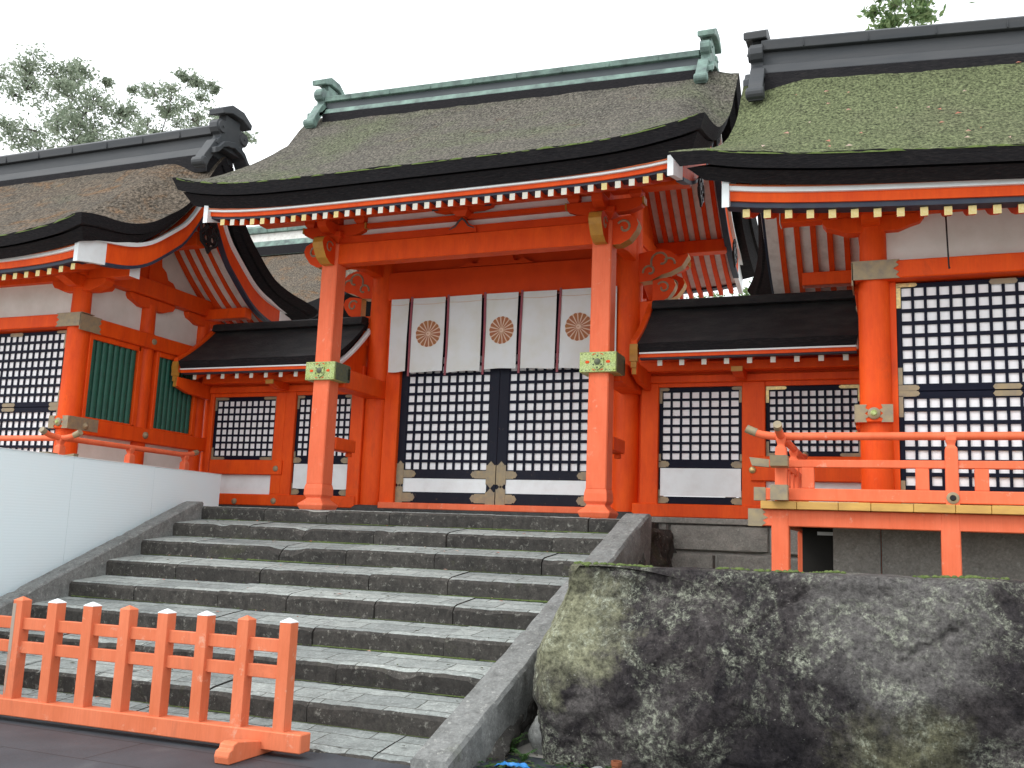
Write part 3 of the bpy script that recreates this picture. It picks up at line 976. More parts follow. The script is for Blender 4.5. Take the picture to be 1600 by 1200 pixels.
def carved_nose(T, kind, axis, s, x, y, z, k=1.0, th=0.2):
    """scroll-carved beam nose; gold rim, red faces with grey scroll lines. s = direction along the axis"""
    if kind == 'simple':
        o = [(0, -0.16), (0.12, -0.16), (0.24, -0.10), (0.33, 0.02), (0.36, 0.10), (0.33, 0.18), (0.24, 0.225), (0.12, 0.215), (0.0, 0.19)]
        sw = [((0.17, 0.07), 0.10, 0.03, 2.6, -3.4)]
    else:
        o = [(0, -0.23), (0.22, -0.21), (0.38, -0.13), (0.50, -0.10), (0.66, -0.02), (0.75, 0.12), (0.74, 0.16), (0.62, 0.10), (0.50, 0.20), (0.36, 0.25), (0.16, 0.22), (0, 0.19)]
        sw = [((0.36, 0.08), 0.15, 0.05, 3.6, -1.6), ((0.20, -0.07), 0.10, 0.03, 3.4, -1.9), ((0.50, 0.0), 0.12, 0.06, 2.4, 0.2)]
    m = MB()
    if axis == 'x':
        m.prism([(x + s * k * p, z + k * q) for p, q in o], 'y', y - th / 2, y + th / 2, 0, 1)
        for c, r0, r1, a0, a1 in sw:
            n = MB()
            for off in (y - th / 2, y + th / 2):
                pts = []
                for i in range(19):
                    t = i / 18
                    a, r = a0 + (a1 - a0) * t, r0 + (r1 - r0) * t
                    pts.append((x + s * k * (c[0] + r * math.cos(a)), off, z + k * (c[1] + r * math.sin(a))))
                m.tube(pts, 0.017 * k, 6, 2)
    else:
        m.prism([(y + s * k * p, z + k * q) for p, q in o], 'x', x - th / 2, x + th / 2, 0, 1)
        for c, r0, r1, a0, a1 in sw:
            for off in (x - th / 2, x + th / 2):
                pts = []
                for i in range(19):
                    t = i / 18
                    a, r = a0 + (a1 - a0) * t, r0 + (r1 - r0) * t
                    pts.append((off, y + s * k * (c[0] + r * math.cos(a)), z + k * (c[1] + r * math.sin(a))))
                m.tube(pts, 0.011 * k, 6, 2)
    return m.build('carved_nose', ['oxide', 'gold', 'bronze'], T)

# head beams between the posts, front and back
for py in (11.73, 14.7):
    m = MB(); m.box(PX[0], PX[1], py - 0.105, py + 0.105, 5.535, 5.835); m.build('head_beam', 'verm', T, bevel=0.012)
    sg = -1 if py < 13 else 1
    for i, px in enumerate(PX):
        carved_nose(T, 'simple', 'x', -1 if i == 0 else 1, px + (-0.12 if i == 0 else 0.12), py, 5.665, 0.98, 0.19)
        carved_nose(T, 'simple', 'y', sg, px, py + sg * 0.12, 5.665, 0.98, 0.17)
        # bearing block, bracket arms
        m = MB()
        m.sq(px, py, [(0.10, 5.842), (0.17, 5.93), (0.17, 6.01)])
        m.build('bearing_block', 'oxide', T, bevel=0.006)
        m = MB()
        arm = [(-0.52, 6.085), (-0.50, 6.02), (-0.36, 5.965), (-0.12, 5.95), (0.12, 5.95), (0.36, 5.965), (0.50, 6.02), (0.52, 6.085), (0.52, 6.13), (-0.52, 6.13)]
        m.prism([(px + p, q) for p, q in arm], 'y', py - 0.075, py + 0.075, 0, 0)
        m.prism([(py + p * 0.8, q + 0.003) for p, q in arm], 'x', px - 0.075, px + 0.075, 0, 0)
        m.build('bracket_arm', 'oxide', T, bevel=0.006)
        m = MB()
        for dx in (-0.42, 0, 0.42):
            m.sq(px + dx, py, [(0.055, 6.135), (0.085, 6.18), (0.085, 6.235)])
        m.build_each('bearing_cap', 'oxide', T)
        m = MB()
        for dx in (-0.525, 0.525):
            m.box(px + dx - 0.012, px + dx + 0.012, py - 0.08, py + 0.08, 6.05, 6.135)
        m.build_each('gold_arm_end', 'gold', T)
    m = MB(); m.box(-8.86, -2.33, py - 0.10, py + 0.10, 6.24, 6.44); m.build('purlin', 'verm', T, bevel=0.01)
    if py < 13:
        m = MB(); m.box(PX[0] + 0.1, PX[1] - 0.1, py + 0.02, py + 0.05, 5.83, 6.25); m.build('plaster_strip', 'whitep', T)
        m = MB(); m.box(PX[0] + 0.1, PX[1] - 0.1, py - 0.05, py + 0.02, 6.055, 6.125); m.build('rail', 'oxide', T)
        m = MB(); m.box(PX[0] + 0.1, PX[1] - 0.1, py - 0.06, py + 0.018, 5.84, 5.955); m.build('rail', 'oxide', T)
        m = MB()
        xc = -5.47
        fk = [(0.0, 6.07), (0.045, 6.06), (0.10, 5.97), (0.21, 5.915), (0.22, 5.845), (-0.22, 5.845), (-0.21, 5.915), (-0.10, 5.97), (-0.045, 6.06)]
        m.prism([(xc + p, q) for p, q in fk], 'y', py - 0.10, py - 0.062)
        m.sq(xc, py - 0.08, [(0.07, 6.07), (0.12, 6.13), (0.12, 6.18)])
        m.prism([(xc - 0.46, 6.235), (xc - 0.44, 6.19), (xc - 0.3, 6.155), (xc + 0.3, 6.155), (xc + 0.44, 6.19), (xc + 0.46, 6.235)], 'y', py - 0.14, py - 0.02)
        k = m.build('frog_leg_strut', 'oxide', T)
        m = MB()
        for s in (-1, 1):
            m.tube([(xc, py - 0.104, 6.05), (xc + s * 0.05, py - 0.104, 6.01), (xc + s * 0.10, py - 0.104, 5.94), (xc + s * 0.19, py - 0.104, 5.90)], [0.016, 0.014, 0.012, 0.006], 6)
            m.box(xc + s * 0.40 - 0.05, xc + s * 0.40 + 0.05, py - 0.145, py - 0.1405, 6.18, 6.232)
        m.build_each('painted_line', 'patdark', k)

# side tie beams, curved rainbow beams, gable walls
for i, (px, cx) in enumerate(zip(PX, CX)):
    so = -1 if i == 0 else 1
    m = MB(); m.box(px - 0.085, px + 0.205, 11.892, 13.12, 3.765, 4.045); m.build('side_tie_beam', 'verm', T, bevel=0.012)
    m = MB(); m.box(px - 0.06, px + 0.145, 11.865, 12.42, 2.865, 3.045); m.box(px + 0.02, px + 0.10, 12.33, 12.41, 2.80, 2.864); m.build('bar_bracket', 'verm', T, bevel=0.012)
    for sg in (-1, 1):
        m = MB()
        pr = []
        for j in range(13):
            t = j / 12
            Y = 13.2 + sg * (0.1 + 1.28 * t)
            c = 0.10 * math.sin(math.pi * t) + 0.22 * (1 - t)
            pr.append((Y, 5.48 + c, 5.80 + c))
        m.strip(pr, 'x', px - 0.085, px + 0.085)
        m.build('rainbow_beam', 'verm', T, bevel=0.008)
    m = MB()
    pr = []
    for j in range(25):
        Y = 11.83 + 2.74 * j / 24
        pr.append((Y, 6.05, GS.zund(px, Y) + 0.07))
    m.strip(pr, 'x', cx - 0.04, cx + 0.04)
    m.build('gable_wall', 'verm', T)
    m = MB(); m.box(cx - 0.09, cx + 0.09, 11.85, 14.55, 6.12, 6.34); m.build('gable_beam', 'verm', T, bevel=0.01)
    m = MB(); m.box(cx - 0.08, cx + 0.08, 13.08, 13.32, 6.345, 7.86); m.build('king_post', 'verm', T, bevel=0.01)
    carved_nose(T, 'big', 'x', so, cx + so * 0.12, 13.2, 5.62, 1.0, 0.20)
    carved_nose(T, 'simple', 'x', so, cx + so * 0.36, 13.2, 5.24, 0.92, 0.15)
    m = MB()
    m.prism([(cx + so * 0.15, 4.62), (cx + so * 0.24, 4.66), (cx + so * 0.34, 4.86), (cx + so * 0.52, 5.06), (cx + so * 0.50, 5.12), (cx + so * 0.15, 5.12)], 'y', 13.13, 13.27)
    m.build('corbel', 'verm', T, bevel=0.008)
m = MB(); m.box(-8.86, -2.33, 13.08, 13.32, 7.52, 7.76); m.build('ridge_purlin', 'verm', T, bevel=0.01)

for xo in (-2.20,):
    for py in (11.78, 14.62):
        gegyo(T, xo, py, 6.34, 0.72)

# door wall: lintel, panel, jambs, sill
m = MB(); m.box(CX[0] + 0.1, CX[1] - 0.1, 13.08, 13.34, 5.335, 5.80); m.build('lintel_beam', 'oxide', T, bevel=0.012)
m = MB(); m.box(CX[0], CX[1], 13.17, 13.22, 5.802, 7.5); m.build('transom_boards', 'oxide', T)
m = MB()
xc = -5.56
m.prism([(xc - 0.62, 5.806), (xc - 0.52, 5.85), (xc - 0.44, 5.90), (xc - 0.36, 5.85), (xc - 0.30, 5.86), (xc - 0.26, 5.97), (xc + 0.26, 5.97), (xc + 0.30, 5.86), (xc + 0.36, 5.85), (xc + 0.44, 5.90), (xc + 0.52, 5.85), (xc + 0.62, 5.806)], 'y', 13.09, 13.16)
m.build('carved_strut', 'oxide', T)
for x0, x1 in ((-7.335, -7.09), (-3.79, -3.60)):
    m = MB(); m.box(x0, x1, 13.09, 13.30, 2.05, 5.334); m.build('jamb', 'verm', T, bevel=0.008)
m = MB(); m.box(-7.29, -3.64, 12.98, 13.40, 2.085, 2.178); m.build('sill', 'verm_worn', T, bevel=0.008)
m = MB(); m.box(-7.4, -3.6, 12.93, 13.45, 1.988, 2.083); m.build('sill_stone', 'plinth', T, bevel=0.006)

def gate_leaf(x0, x1, xs0, xs1):
    """x0..x1 outer, xs0..xs1 the lattice field"""
    y = 13.16
    m = MB()
    m.box(x0, xs0, y, y + 0.07, 2.184, 5.32); m.box(xs1, x1, y, y + 0.07, 2.184, 5.32)
    m.box(xs0, xs1, y, y + 0.07, 4.46, 5.32); m.box(xs0, xs1, y, y + 0.07, 2.556, 2.690); m.box(xs0, xs1, y, y + 0.07, 2.184, 2.350)  # upper black board added in place of unlit lattice behind the curtain
    d = m.build('lattice_door', 'blackworn', T, bevel=0.004)
    m = MB(); lattice(m, xs0 - 0.005, xs1 + 0.005, 2.672, 2.672 + 0.1475 * 12, y + 0.008, 10, 12, 0.036, 0.042, 0.03); m.build('lattice', 'black', d)
    m = MB(); m.box(xs0 - 0.01, xs1 + 0.01, y + 0.030, y + 0.06, 2.6, 5.3); m.build('paper_backing', 'paper', d)
    m = MB(); m.box(xs0 - 0.01, xs1 + 0.01, y + 0.008, y + 0.03, 2.345, 2.558); m.build('white_panel', 'whitep', d, bevel=0.004)
    return d, y
for x0, x1, a, b in ((-7.09, -5.442, -6.972, -5.592), (-5.436, -3.79, -5.286, -3.906)):
    d, y = gate_leaf(x0, x1, a, b)
    m = MB()
    for z in (2.622, 2.268):
        arm_fit(m, x0 + 0.004, z, y, a - x0, 0.115 if z > 2.5 else 0.135, 0.33, 0.20, 1)
        arm_fit(m, x1 - 0.004, z, y, x1 - b, 0.115 if z > 2.5 else 0.135, 0.40, 0.20 if z > 2.5 else 0.155, -1)
    m.build_each('corner_fitting', 'bronze', d, tol=0.004)

for x0, x1 in ((-7.70, -7.53), (-3.47, -3.22)):
    m = MB(); m.box(x0, x1, 13.17, 13.24, 1.99, 4.6); m.build('filler_board', 'verm', T)

# ---------------------------------------------------------------- curtain
def curt_y(X, Z):
    return 13.015 - 0.012 * math.sin(X * 7.1 + 0.6) * min(1, (5.34 - Z) / 0.5) - 0.010 * math.sin(X * 3.0 + Z * 2.2)
CUR = thing('shrine_curtain', 'white door curtain with three brown chrysanthemum crests and purple straps hung in the gateway', 'curtain', (-5.45, 13.0, 5.33))
sx = [-6.915, -6.295, -5.680, -5.088, -4.490, -3.88]
edges = [(-7.265, sx[0] - 0.045)] + [(sx[i] + 0.028, sx[i + 1] - 0.045) for i in range(5)] + [(sx[5] + 0.028, -3.62)]
for i, (a, b) in enumerate(edges):
    m = MB()
    nb = 0.012 * (i % 3 - 1)
    def f(u, v, a=a, b=b, nb=nb):
        X = a + (b - a) * u
        Z = 5.335 - (1.165 + nb + 0.010 * math.sin(u * 4 + i)) * v
        return (X, curt_y(X, Z), Z)
    def fb(u, v, f=f):
        p = f(u, v); return (p[0], p[1] + 0.006, p[2])
    m.slab(14, 26, f, fb, 0, 0, 0)
    pn = m.build('cloth_panel', 'cloth', CUR, smooth=40)
    # hem stitched below the top edge
    m = MB()
    pts = [(a + (b - a) * t / 12, curt_y(a + (b - a) * t / 12, 5.24) - 0.004, 5.245 - 0.012 * math.sin(math.pi * t / 12)) for t in range(13)]
    m.tube(pts, 0.004, 5)
    m.build('hem', 'crestpale', pn)
    if i in (1, 3, 5):
        cxx, czz = (a + b) / 2 + 0.01, 4.765
        m = MB()
        def disc(r0, r1, a0, a1, off, mt, n=6, nr=5):
            vs, fs = [], []
            for j in range(nr + 1):
                for q in range(n + 1):
                    r = r0 + (r1 - r0) * j / nr
                    aa = a0 + (a1 - a0) * q / n
                    # petals end in a rounded tip and narrow to the middle
                    wsc = 0.42 + 0.36 * (r / r1) if mt == 0 else 1
                    am = (a0 + a1) / 2
                    aa = am + (aa - am) * wsc
                    rr = r
                    if mt == 0 and j == nr:
                        rr = r1 - 0.016 * (2 * q / n - 1) ** 2
                    X, Z = cxx + rr * math.cos(aa), czz + 1.03 * rr * math.sin(aa)
                    vs.append((X, curt_y(X, Z) - off, Z))
            W = n + 1
            for j in range(nr):
                for q in range(n):
                    fs.append((j * W + q, j * W + q + 1, (j + 1) * W + q + 1, (j + 1) * W + q))
            m.add(vs, fs, mt)
        for q in range(16):
            a0 = 2 * math.pi * q / 16 + 0.1
            disc(0.035, 0.205, a0, a0 + 2 * math.pi / 16, 0.004, 0)
        disc(0.0, 0.203, 0, 2 * math.pi, 0.002, 1, 48, 4)
        disc(0.0, 0.014, 0, 2 * math.pi, 0.0045, 0, 12, 1)
        m.build('chrysanthemum_crest', ['crest', 'crestpale'], pn)
for x in sx:
    m = MB()
    def f(u, v, x=x):
        X = x - 0.006 + 0.034 * u + 0.008 * math.sin(v * 3 + x)
        Z = 5.36 - 1.255 * v
        return (X, curt_y(X, Z) - 0.012 - 0.004 * math.sin(v * 5), Z)
    def fb(u, v, f=f):
        p = f(u, v); return (p[0], p[1] + 0.008, p[2])
    m.slab(2, 18, f, fb, 0, 0, 0)
    m.build('ribbon', 'purple', CUR, smooth=40)
# ---------------------------------------------------------------- the two side halls
XH = -5.53
def make_hall(s):
    nm = 'left' if s < 0 else 'right'
    T = thing('side_hall',
              'brown-thatched vermilion hall with green slatted windows left of the gate' if s < 0 else
              'green moss-thatched vermilion hall with a raised railed veranda right of the gate', 'hall', (XH + s * 7.0, 11.72, 1.985))
    tx = lambda p: (XH + s * p[0], p[1], p[2])
    def B(): return MB(tx)
    if s < 0:
        S = RoofShape(-17.5, -9.66, 11.72, 2.77, 5.40, 7.60, 0.24, 0.54, False, True, 0.10, 0, 2.52, 0.155, 0.211, 4.90)
        raf = [-10.06 - 0.205 * i for i in range(22)]
        S.bh = 0.185
        build_roof(T, S, 'thatch_left', 0.13, 0.10, 110, raf, 9.37, 9.27, (-17.4, -9.86), rend='y', gz=6.42)
        rb = ridge_beam(T, -17.5, -9.74, 11.72, 7.41, 0.54, 0.54, ['ridge', 'ridge', 'edge'])
        ridge_end(T, -9.72, 1, 11.72, 7.49, 0.92, ['ridge', 'ridge'])
    else:
        S = RoofShape(-1.64, 5.2, 11.72, 2.77, 5.36, 7.60, 0.12, 0.30, True, False, 0.36, 0, 2.52, 0.155, 0.211, 4.83)
        zt0, zu0 = S.ztop, S.zund
        S.ztop = lambda X, Y: zt0(X, Y) - 0.062 * (X + 0.5)
        S.zund = lambda X, Y: zu0(X, Y) - 0.055 * (X + 0.5)
        raf = [-1.30 + 0.203 * i for i in range(31)]
        S.bh = 0.195
        build_roof(T, S, 'thatch_right', 0.13, 0.095, 110, raf, 9.37, 9.27, (-1.52, 5.1), rend='y')
        rb = ridge_beam(T, -1.40, 5.2, 11.72, 7.42, 0.52, 0.56, ['ridge', 'ridge', 'edge'])
        for v in rb.data.vertices:
            v.co.z -= 0.062 * (v.co.x + ORG[T.name].x + 0.5)
        ridge_end(T, -1.38, -1, 11.72, 7.42, 0.90, ['ridge', 'ridge'])
    # columns
    cols = [(5.385, 10.4), (5.385, 11.72), (5.385, 13.04), (7.75, 10.4), (10.1, 10.4)]
    for (u, y) in cols:
        m = B(); m.lathe(u, y, [(0.16, 1.3), (0.158, 3.0), (0.152, 4.66), (0.135, 4.67), (0.13, 5.12)], 24)
        m.build('column', 'verm', T, smooth=40)
    # beams on the front and the inner side
    m = B(); m.box(5.20, 11.5, 10.225, 10.46, 4.47, 4.655); m.build('front_beam', 'verm', T, bevel=0.01)
    m = B(); m.box(5.19, 5.46, 10.47, 13.22, 4.415, 4.64); m.build('side_beam', 'verm', T, bevel=0.01)
    m = B(); m.box(5.19, 5.48, 10.36, 13.22, 2.945, 3.170); m.build('lower_side_beam', 'verm', T, bevel=0.01)
    m = B(); m.box(5.188, 5.545, 10.205, 10.355, 2.995, 3.170); ns = m.build('beam_end', 'verm', T, bevel=0.008)
    m = B()
    y = 10.204
    for a, b in ((5.188, 5.30), (5.545, 5.433)):
        d = 1 if b > a else -1
        m.prism([(a, 2.993), (b, 2.993), (b - d * 0.015, 3.03), (b + d * 0.02, 3.05), (b - d * 0.02, 3.082), (b + d * 0.02, 3.115), (b - d * 0.015, 3.135), (b, 3.172), (a, 3.172)], 'y', y - 0.006, y + 0.004)
    m.box(5.180, 5.188, 10.21, 10.75, 2.99, 3.172)
    m.build('beam_fitting', 'bronze', ns)
    m = B(); m.lathe_y(5.366, 3.082, [(0.062, y), (0.06, y - 0.015), (0.038, y - 0.03)], 16, 0); m.lathe_y(5.366, 3.082, [(0.034, y - 0.029), (0.02, y - 0.045)], 12, 1)
    m.build('boss', ['bronze', 'band'], ns, smooth=40)
    for yy in ((10.52, 11.72) if s < 0 else (11.72,)):
        m = B(); m.lathe_x(yy, 3.06, [(0.055, 5.189), (0.052, 5.17), (0.028, 5.155), (0.015, 5.14)], 14)
        m.build('boss', 'gilt' if s > 0 else 'bronze', T, smooth=40)
    m = B(); m.lathe_x(11.72, 4.53, [(0.05, 5.189), (0.046, 5.175), (0.02, 5.165)], 14); m.build('boss', 'bronze', T, smooth=40)
    # corner plate on the upper beam
    m = B()
    m.prism([(5.18, 4.465), (5.64, 4.465), (5.60, 4.50), (5.63, 4.53), (5.575, 4.565), (5.63, 4.60), (5.60, 4.63), (5.64, 4.662), (5.18, 4.662)], 'y', 10.212, 10.23)
    m.prism([(10.212, 4.41), (10.62, 4.41), (10.58, 4.45), (10.61, 4.48), (10.56, 4.525), (10.61, 4.57), (10.58, 4.60), (10.62, 4.645), (10.212, 4.645)], 'x', 5.176, 5.19)
    m.box(5.18, 5.30, 10.232, 10.468, 4.66, 4.668)
    m.build('corner_plate', 'bronze', T)
    # plaster above the beam
    m = B(); m.box(5.50, 11.5, 10.40, 10.44, 4.65, 5.30); m.build('plaster_panel', 'white', T)
    m = B(); m.box(5.38, 5.42, 10.5, 13.0, 4.64, 5.22); m.build('plaster_panel', 'white', T)
    m = B()
    pr = [(10.35 + 2.74 * i / 24, 5.49, S.zund(XH + s * 5.4, 10.35 + 2.74 * i / 24) + 0.07) for i in range(25)]
    m.strip(pr, 'x', 5.40, 5.44); m.build('gable_plaster', 'white', T)
    # purlins
    zf = 5.15
    for y0 in (10.4, 13.04):
        m = B(); m.box(4.46, 11.5, y0 - 0.09, y0 + 0.09, zf + 0.02, zf + 0.195); p = m.build('purlin', 'verm', T, bevel=0.008)
        if y0 < 11:
            m = B(); m.box(4.45, 4.458, y0 - 0.094, y0 + 0.094, zf + 0.015, zf + 0.20); m.build('white_end', 'whitep', p)
    m = B(); m.box(4.46, 11.5, 11.62, 11.82, 6.02, 6.24); m.build('ridge_purlin', 'verm', T, bevel=0.008)
    m = B(); m.box(5.22, 5.50, 10.18, 13.35, 5.225, 5.495); m.build('gable_tie_beam', 'verm', T, bevel=0.01)
    for y0 in (10.22, 13.31):
        m = B(); m.box(5.25, 5.46, y0 - 0.065, y0 - 0.02 if y0 > 12 else y0 - 0.045, 5.24, 5.33); m.build('gold_beam_end', 'gold', T)
    # boat-shaped bracket arms
    arm = [(-0.50, 0.13), (-0.46, 0.075), (-0.36, 0.045), (-0.25, 0.0), (0.25, 0.0), (0.36, 0.045), (0.46, 0.075), (0.50, 0.13), (0.50, 0.17), (-0.50, 0.17)]
    for u in (5.385, 7.75, 10.1):
        m = B(); m.prism([(u + p, 5.0 + q) for p, q in arm], 'y', 10.30, 10.48); m.build('bracket_arm', 'verm', T, bevel=0.006)
    for y0 in (10.4, 11.72, 13.04):
        m = B(); m.prism([(y0 + p, 5.05 + q) for p, q in arm], 'x', 5.28, 5.46); m.build('bracket_arm', 'verm', T, bevel=0.006)
    # gable strut
    m = B()
    st = [(-0.13, 5.497), (-0.13, 6.06), (0.13, 6.06), (0.13, 5.497)]
    m.prism([(11.72 + p, q) for p, q in st], 'x', 5.30, 5.44)
    m.prism([(11.72 + p, q) for p, q in [(-0.56, 5.497), (-0.46, 5.60), (-0.34, 5.62), (-0.28, 5.74), (-0.18, 5.80), (-0.13, 5.98), (0.13, 5.98), (0.18, 5.80), (0.28, 5.74), (0.34, 5.62), (0.46, 5.60), (0.56, 5.497)]], 'x', 5.33, 5.40)
    m.build('gable_strut', 'verm', T, bevel=0.005)

    # front shutters
    y = 10.41
    for bay, (ua, ub) in enumerate(((5.600, 7.58), (7.92, 9.93))):
        m = B(); m.box(ua - 0.062, ua - 0.003, y - 0.02, y + 0.06, 2.1, 4.468); m.box(ub + 0.003, ub + 0.05, y - 0.02, y + 0.06, 2.1, 4.468); m.build('jamb', 'verm', T)
        for k, (za, zb, n, l0, l1) in enumerate(((3.332, 4.452, 8, 3.398, 4.412), (2.19, 3.326, 7, 2.375, 3.262))):
            m = B()
            m.box(ua, ua + 0.042, y, y + 0.05, za, zb); m.box(ub - 0.042, ub, y, y + 0.05, za, zb)
            m.box(ua + 0.042, ub - 0.042, y, y + 0.05, za, l0 - 0.02); m.box(ua + 0.042, ub - 0.042, y, y + 0.05, l1 + 0.005, zb)
            sh = m.build('lattice_shutter', 'black', T, bevel=0.004)
            m = B(); lattice(m, ua + 0.036, ub - 0.036, l0 - 0.012, l1 + 0.012, y + 0.006, 16, n, 0.028, 0.038, 0.028); m.build('lattice', 'black', sh)
            m = B(); m.box(ua + 0.02, ub - 0.02, y + 0.024, y + 0.048, za + 0.02, zb - 0.02); m.build('white_backing', 'paper', sh)
            m = B()
            for xx, d in ((ua, 1), (ub, -1)):
                zt, zl = zb - 0.022, za + 0.032
                mt = 1 if (k == 0) else 0
                arm_fit(m, xx, zb - 0.02, y, 0.042, 0.04 if k == 0 else 0.062, 0.20, 0, d, mt)
                m.box(min(xx, xx + d * 0.042), max(xx, xx + d * 0.042), y - 0.008, y - 0.001, zb - 0.26, zb - 0.045, mt)
                arm_fit(m, xx, za + 0.032, y, 0.042, 0.058, 0.20, 0, d, 0)
                m.box(min(xx, xx + d * 0.042), max(xx, xx + d * 0.042), y - 0.008, y - 0.001, za + 0.065, za + 0.24, 0)
            xm = (ua + ub) / 2
            for zc in (zb - 0.03, za + 0.032):
                m.prism([(xm - 0.13, zc), (xm - 0.11, zc - 0.028), (xm + 0.11, zc - 0.028), (xm + 0.13, zc), (xm + 0.11, zc + 0.026), (xm - 0.11, zc + 0.026)], 'y', y - 0.008, y - 0.001, 0)
            m.build_each('corner_fitting', ['bronze', 'gilt' if s > 0 else 'bronze'], sh, tol=0.004)
    m = B(); m.box(5.2, 11.5, 10.30, 10.5, 2.04, 2.185); m.build('sill', 'verm', T, bevel=0.008)
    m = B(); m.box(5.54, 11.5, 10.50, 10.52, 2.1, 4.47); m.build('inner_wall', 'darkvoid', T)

    # side windows with green slats, plaster below
    for (ya, yb) in ((10.50, 11.56), (11.88, 12.90)):
        m = B()
        m.box(5.235, 5.40, ya + 0.05, yb - 0.05, 4.335, 4.414); m.box(5.235, 5.40, ya + 0.05, yb - 0.05, 3.172, 3.20)
        m.box(5.235, 5.40, ya - 0.01, ya + 0.05, 3.172, 4.414); m.box(5.235, 5.40, yb - 0.09, yb, 3.172, 4.414)
        wf = m.build('window_frame', 'verm', T, bevel=0.006)
        n = 8
        m = B()
        a, b = ya + 0.05, yb - 0.09
        for i in range(n):
            yc = a + (b - a) * (i + 0.5) / n
            h = (b - a) / n * 0.43
            m.rings([[(5.285 - 0.022 * math.cos(t), yc + h * math.sin(t), z) for t in (-1.57, -0.8, 0, 0.8, 1.57)] + [(5.31, yc + h, z), (5.31, yc - h, z)] for z in (3.195, 4.34)])
        m.build('green_slats', 'green', wf, smooth=40)
        m = B(); m.box(5.315, 5.33, a - 0.02, b + 0.02, 3.18, 4.36); m.build('slat_backing', 'greendark', wf)
    m = B(); m.box(5.33, 5.38, 10.5, 13.0, 2.12, 2.95); m.build('lower_plaster', 'white', T)
    m = B(); m.box(5.20, 5.46, 10.36, 13.2, 2.03, 2.22); m.build('side_sill', 'verm', T, bevel=0.008)
    m = B(); m.box(5.50, 11.5, 13.2, 13.3, 1.9, 5.2); m.box(5.45, 5.5, 10.55, 13.2, 1.9, 5.2); m.build('back_wall', 'oxide', T)
    m = B(); m.box(4.60, 4.955, 11.0, 11.06, 1.2, 2.07); m.build('underfloor_shade', 'darkvoid', T)  # near-black sheet added as painted shade for the void under the floor
    m = B(); m.box(4.79, 4.945, 10.5, 10.53, 1.865, 1.90); m.build('far_lit_strip', 'whitep', T)  # white strip added to stand in for something lit farther back
    # iron hook rod under the eave
    if s > 0:
        m = B()
        m.tube([(6.065, 9.95, 5.02), (6.068, 9.95, 4.88), (6.078, 9.95, 4.50), (6.080, 9.945, 4.455), (6.085, 9.93, 4.46)], 0.008, 6)
        m.lathe_y(6.065, 5.005, [(0.028, 9.945), (0.03, 9.95), (0.028, 9.955)], 10)
        m.build('hook_rod', 'iron', T)

    # veranda
    V = T
    m = B()
    u0 = 4.36
    for i in range(30):
        u1 = min(11.5, u0 + 0.33 + 0.05 * math.sin(i * 2.3))
        if u1 - u0 > 0.02:
            m.box(u0, u1 - 0.004, 9.385 + 0.003 * math.sin(i * 5.1), 10.29, 2.080, 2.155 - 0.002 * (i % 2))
        u0 = u1
    for i in range(6):
        m.box(4.36, 5.19, 10.294 + 0.345 * i, 10.635 + 0.345 * i, 2.080, 2.155 - 0.002 * (i % 2))
    m.build('veranda_deck', 'deck', V, bevel=0.004)
    m = B(); m.box(4.24, 11.5, 9.46, 9.60, 1.922, 2.078); p = m.build('deck_beam', 'verm_worn', V, bevel=0.008)
    m = B(); m.box(4.235, 4.36, 9.455, 9.605, 1.918, 2.082)
    m.prism([(4.36, 1.918), (4.40, 1.95), (4.37, 1.975), (4.42, 2.0), (4.37, 2.03), (4.40, 2.05), (4.36, 2.082)], 'y', 9.455, 9.462); m.build('beam_cap', 'bronze', p)
    m = B(); m.box(4.455, 4.595, 9.605, 12.3, 1.922, 2.078); m.build('deck_beam', 'verm_worn', V, bevel=0.008)
    for (u, yy) in ((4.53, 9.53), (5.995, 9.53), (7.46, 9.53), (8.92, 9.53), (4.53, 12.2)):
        m = B(); m.box(u - 0.08, u + 0.08, yy - 0.075, yy + 0.085, 1.25, 1.921 if yy > 9.6 else 2.078); m.build('veranda_post', 'verm_worn', V, bevel=0.01)
    # railing
    RL = B(); RL.box(4.30, 11.5, 9.45, 9.55, 2.165, 2.280); rb = RL.build('railing', 'verm_worn', V, bevel=0.008)
    m = B(); m.box(4.49, 4.59, 9.30, 12.2, 2.166, 2.281); m.build('bottom_rail', 'verm_worn', rb, bevel=0.008)
    m = B(); m.box(4.42, 11.5, 9.463, 9.537, 2.478, 2.550); m.box(4.503, 4.577, 9.40, 12.2, 2.480, 2.552); m.build('middle_rail', 'verm_worn', rb, bevel=0.006)
    m = B(); m.prism([(4.43, 2.477), (4.27, 2.492), (4.245, 2.572), (4.43, 2.551)], 'y', 9.461, 9.539)
    m.prism([(9.41, 2.466), (9.28, 2.476), (9.255, 2.574), (9.41, 2.566)], 'x', 4.460, 4.620); m.build_each('rail_nose', 'bronze', rb)
    m = B(); m.box(4.29, 4.40, 9.445, 9.555, 2.160, 2.285); m.box(4.462, 4.618, 9.27, 9.40, 2.159, 2.300); m.build_each('rail_cap', 'bronze', rb)
    m = B()
    m.tube([(4.235, 9.5, 2.842), (4.29, 9.5, 2.815), (4.36, 9.5, 2.792), (4.46, 9.5, 2.777), (4.56, 9.5, 2.774), (6, 9.5, 2.774), (11.5, 9.5, 2.774)], 0.0375, 14)
    m.build('top_rail', 'verm_worn', rb, smooth=50)
    m = B()
    m.tube([(4.54, 9.20, 2.842), (4.54, 9.25, 2.818), (4.54, 9.32, 2.795), (4.54, 9.42, 2.780), (4.54, 9.52, 2.777), (4.54, 11.75, 2.777), (4.54, 11.9, 2.785), (4.54, 12.02, 2.80), (4.54, 12.14, 2.835)], 0.0375, 14)
    m.build('top_rail', 'verm_worn', rb, smooth=50)
    m = B()
